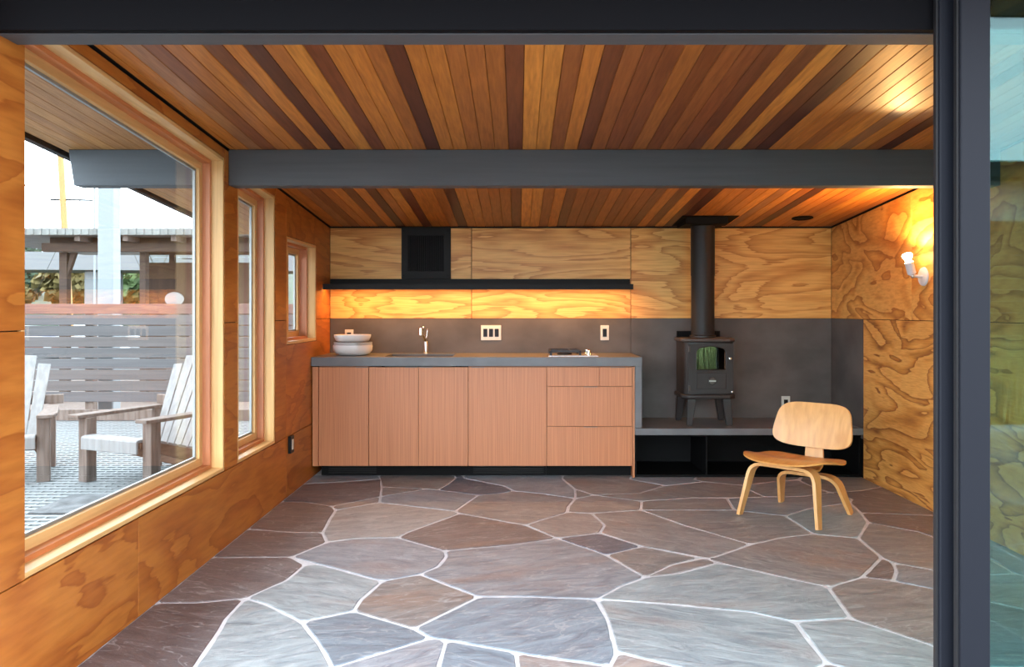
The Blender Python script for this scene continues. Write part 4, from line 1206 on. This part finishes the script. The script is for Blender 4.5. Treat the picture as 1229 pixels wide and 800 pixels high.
pile = empty('dock_pile', (-5.09, 10.1, -1.2), label='tall white post standing behind the slat fence', cat='post')
MB().box(-5.19, -5.0, 10.0, 10.2, -1.2, 3.1).build('shaft', M['white_paint'], pile, bevel=0.01)
MB().prism([(-5.21, 3.1), (-4.98, 3.1), (-5.095, 3.17)], 'y', 9.98, 10.22).build('cap', M['white_paint'], pile)

# boat shelter
BYd = 16.0
def bx(x): return (x - VPX) * BYd / FPX
def bz(y): return EYE - (y - VPY) * BYd / FPX
bs = empty('boat_shelter', (-8.0, BYd, -0.5), label='open brown timber boat shelter with pale metal roof beyond the fence', cat='shelter')
rfm = MB().box(bx(-60), bx(330), BYd - .6, BYd + 5, bz(285), bz(277.5)).build('roof', M['roof_metal'], bs)
k = bx(-60)
mb = MB()
while k < bx(330):
    mb.box(k, k + .06, BYd - .62, BYd - .601, bz(285), bz(277.5)); k += 0.15
mb.build('roof_rib', M['roof_metal'], rfm)
MB().box(bx(60), bx(330), BYd, BYd + .15, bz(292), bz(285)).build('beam', M['brown_timber'], bs)
MB().box(bx(57), bx(330), BYd - .2, BYd - .02, bz(302.5), bz(292.5)).build('beam', M['brown_timber'], bs)
for xx in (109, 165, 221): MB().box(bx(xx - 3), bx(xx + 3), BYd - .5, BYd - .01, bz(291.5), bz(285)).build('rafter', M['aged'], bs)
for xx, w_ in ((75.5, 9), (171, 7)):
    MB().box(bx(xx - w_ / 2), bx(xx + w_ / 2), BYd, BYd + .16, -0.499, bz(302.5)).build('post', M['brown_timber'], bs)
MB().prism([(bx(78), bz(338)), (bx(78), bz(330)), (bx(84), bz(302.5)), (bx(90), bz(302.5))], 'y', BYd + .02, BYd + .12).build('brace', M['brown_timber'], bs)
WYd = BYd + 2.0
def wx(x): return (x - VPX) * WYd / FPX
def wz(y): return EYE - (y - VPY) * WYd / FPX
wal = MB()
wal.box(wx(172), wx(330), WYd, WYd + .1, -0.499, wz(315)); wal.box(wx(172), wx(330), WYd, WYd + .1, wz(305.5), wz(291))
for a_, b_ in ((172, 175), (203, 209), (231, 240), (300, 330)): wal.box(wx(a_), wx(b_), WYd, WYd + .1, wz(315), wz(305.5))
wal.build('wall', M['brown_wall'], bs)
for a_, b_ in ((175, 203), (209, 231), (240, 300)):
    MB().box(wx(a_), wx(b_), WYd + .04, WYd + .06, wz(315), wz(305.5)).build('pane', M['glass'], bs)
flt = MB().box(-11.5, -3.0, 12.0, 21.0, -1.19, -0.5).build('dock', M['aged']); tag(flt, 'grey timber dock under the boat shelter', 'dock')
tbl = empty('round_table', (bx(185), BYd + .9, -0.5), label='white oval dinghy tender standing on edge in the shelter', cat='dinghy')
tbl.name = 'dinghy'
mb = MB(); mb.lathe([(0.01, .06), (0.8, .05), (0.98, .02), (1.0, 0), (0.95, -.02), (0.01, -.03)], (bx(186), BYd + .9, bz(358)), 28, axis='y', sx=0.2, sy=0.15)
mb.build('hull', M['hull'], tbl, smooth=50)
MB().box(bx(178), bx(194), BYd + .8, BYd + 1.05, -0.5, bz(364)).build('trestle', M['aged'], tbl)

def boat(x, y, L_, rz, mast_h, label, cabin=True, canvas=None, wood=False):
    b = empty('moored_boat', (x, y, -1.25), rz, label=label, cat='boat', group='boats moored in the harbour')
    N_ = 12
    v, f = [], []
    for i in range(N_ + 1):
        t = i / N_
        w_ = 0.32 * L_ * 0.5 * math.sin(math.pi * min(1, 0.25 + t * 0.75)) ** 0.7 if t < 1 else 0.01
        w_ = max(w_, 0.02)
        xx = -L_ / 2 + L_ * t
        sh_ = 1.05 + 0.35 * t * t
        v += [(xx, -w_, sh_), (xx, -w_ * .75, 0.3), (xx, 0, 0.0), (xx, w_ * .75, 0.3), (xx, w_, sh_)]
    for i in range(N_):
        for k in range(4): f.append((i * 5 + k, i * 5 + k + 1, i * 5 + 6 + k, i * 5 + 5 + k))
        f.append((i * 5 + 4, i * 5, i * 5 + 5, i * 5 + 9))
    f += [(0, 1, 2, 3, 4), tuple(N_ * 5 + k for k in (4, 3, 2, 1, 0))]
    MB().add(v, f).build('hull', M['hull'], b, world=False, smooth=40)
    w_ = 0.11 * L_
    if cabin:
        cab = MB().prism([(-L_ * .2, 1.1), (L_ * .22, 1.25), (L_ * .14, 1.75), (-L_ * .18, 1.8)], 'y', -w_ * .8, w_ * .8).build('cabin', M['hull'], b, world=False, bevel=0.05)
        for k in range(3):
            o = MB().box(-L_ * .14 + k * L_ * .1, -L_ * .07 + k * L_ * .1, -w_ * .82, -w_ * .8, 1.42, 1.62).build('porthole', M['hull_dark'], cab, world=False)
    if canvas: MB().prism([(-L_ * .4, 1.2), (-L_ * .05, 1.3), (-L_ * .05, 2.0), (-L_ * .38, 1.85)], 'y', -w_ * .5, w_ * .5).build('sail_cover', canvas, b, world=False, bevel=0.06)
    if mast_h:
        lean = 0.045 if wood else 0
        ms = MB().cyl((0, 0, 1.2), (-mast_h * lean, 0, mast_h), 0.11 if wood else 0.055, 0.08 if wood else 0.045, 12).build('mast', M['mast'] if wood else M['white_paint'], b, world=False, smooth=40)
        MB().cyl((-.6, 0, mast_h * .62), (.6, 0, mast_h * .62), 0.025, n=6).build('spreader', M['steel_black'], ms, world=False)
        MB().cyl((0, 0, 2.0), (-L_ * .42, 0, 2.1), 0.06, n=8).build('boom', M['white_paint'], b, world=False)
        for e_ in (-.48, .48): MB().cyl((L_ * e_, 0, 1.2), (0, 0, mast_h * .97), 0.012, n=5).build('stay', M['steel_black'], b, world=False)
    return b
bo = boat(-13.5, 24.5, 7.5, math.radians(8), 9.5, 'moored boat with an amber varnished wooden mast', canvas=M['navy'], wood=True)
boat(-18.8, 31.0, 8.0, math.radians(-12), 0, 'white motor cruiser without a mast beside the shelter', cabin=True)
boat(-15.0, 37.5, 7.0, math.radians(170), 8.0, 'white sailing boat with a slim white mast', canvas=M['navy'])
boat(-23.0, 44.0, 8.5, math.radians(5), 10.5, 'larger white sailing boat moored beyond the motor cruiser')

# bridge
br = empty('road_bridge', (-40, 92, -1.2), label='grey concrete road bridge across the harbour', cat='bridge')
MB().prism([(-140, 8.3), (40, 7.4), (40, 5.4), (-140, 6.3)], 'y', 90, 98).build('deck', M['bridge'], br)
MB().prism([(-140, 9.3), (40, 8.4), (40, 8.05), (-140, 8.95)], 'y', 90, 90.3).build('parapet', M['bridge'], br)
for xx in (-75, -48, -36, -20):
    MB().box(xx - .8, xx + .8, 91, 97, -1.2, 5.9).build('pier', M['bridge'], br, bevel=0.2)

# trees on the far shore
def tree(x, y, h, r, mat, label, seed):
    rr = random.Random(seed)
    t = empty('shore_tree', (x, y, -0.3), label=label, cat='tree', group='trees on the far shore')
    MB().cyl((0, 0, 0), (0, 0, h * .6), r * .08, r * .05, 8).build('trunk', M['bark'], t, world=False)
    v, f = [], []
    for k in range(800):
        a, b = rr.uniform(0, 2 * math.pi), rr.uniform(-1, 1)
        rad = rr.uniform(.55, 1.0)
        lob = 1 + .25 * math.sin(3 * a + seed) * math.cos(4 * b)
        cx = r * rad * lob * math.sqrt(1 - b * b) * math.cos(a); cy = r * rad * lob * math.sqrt(1 - b * b) * math.sin(a)
        cz_ = h * .58 + h * .42 * b * rad
        s = r * rr.uniform(.12, .24)
        d1 = Vector((rr.uniform(-1, 1), rr.uniform(-1, 1), rr.uniform(-1, 1))).normalized(); d2 = d1.orthogonal().normalized()
        c = Vector((cx, cy, cz_)); n0 = len(v)
        v += [c + d1 * s, c + d2 * s, c - d1 * s, c - d2 * s]
        f.append((n0, n0 + 1, n0 + 2, n0 + 3))
    MB().add(v, f).build('foliage', mat, t, world=False)
TL = {'leaf_g': 'leafy green', 'leaf_y': 'yellowing autumn', 'leaf_d': 'dark evergreen'}
FORM = {'tall narrow': (12.0, 2.2), 'broad round': (9.5, 3.4), 'low bushy': (6.0, 2.8), 'mid sized': (8.5, 2.5)}
k = 0
for fm, mk in (('broad round', 'leaf_g'), ('tall narrow', 'leaf_d'), ('low bushy', 'leaf_y'), ('mid sized', 'leaf_g'), ('broad round', 'leaf_y'), ('tall narrow', 'leaf_g'),
               ('low bushy', 'leaf_g'), ('mid sized', 'leaf_d'), ('broad round', 'leaf_d'), ('mid sized', 'leaf_y'), ('low bushy', 'leaf_d')):
    h_, r_ = FORM[fm]
    tree(-75 + k * 4.1, 106 + 11 * (k % 2), h_, r_, M[mk], '%s %s tree on the far shore behind the bridge' % (fm, TL[mk]), k)
    k += 1

# ------------------------------------------------------------------ garden behind the camera (seen reflected in the door glass)
kb = MB().box(2.2, 16, -4.0, -3.55, -0.13, 0.06).build('garden_kerb', M['kerb'], bevel=0.01); tag(kb, 'pale concrete kerb along the grass bed', None, None, 'structure')
gv, gf = [], []
gr_ = random.Random(3)
for k in range(5200):
    x, y = gr_.uniform(2.4, 13), gr_.uniform(-5.1, -4.1)
    h = gr_.uniform(.7, 1.15); a = gr_.uniform(0, 6.28); ln = gr_.uniform(.05, .4)
    w_ = .008
    n0 = len(gv)
    dx, dy = math.cos(a), math.sin(a)
    gv += [(x - dy * w_, y + dx * w_, -.13), (x + dy * w_, y - dx * w_, -.13), (x + dx * ln * .4 + dy * w_, y + dy * ln * .4 - dx * w_, h * .65), (x + dx * ln * .4 - dy * w_, y + dy * ln * .4 + dx * w_, h * .65), (x + dx * ln, y + dy * ln, h)]
    gf += [(n0, n0 + 1, n0 + 2, n0 + 3), (n0 + 3, n0 + 2, n0 + 4)]
go = MB().add(gv, gf).build('tall_grass', M['grass']); tag(go, 'tall green ornamental grass in the garden bed', 'grass', None, 'stuff')
nb = empty('garden_house', (9, -7.2, -0.13), label='neighbouring low house with cedar siding behind the grass bed', cat='building')
MB().box(4.2, 15, -8.5, -6.0, -0.13, 3.0).build('wall', M['stucco'], nb)
for k in range(16):
    MB().box(4.2, 6.75, -5.99, -5.95, 0.05 + k * .152, 0.05 + k * .152 + .140).build('siding_board', M['siding'], nb)
MB().prism([(-8.9, 3.0), (-5.6, 3.0), (-5.6, 3.2), (-8.9, 3.5)], 'x', 3.6, 15.5).build('roof', M['steel_black'], nb)
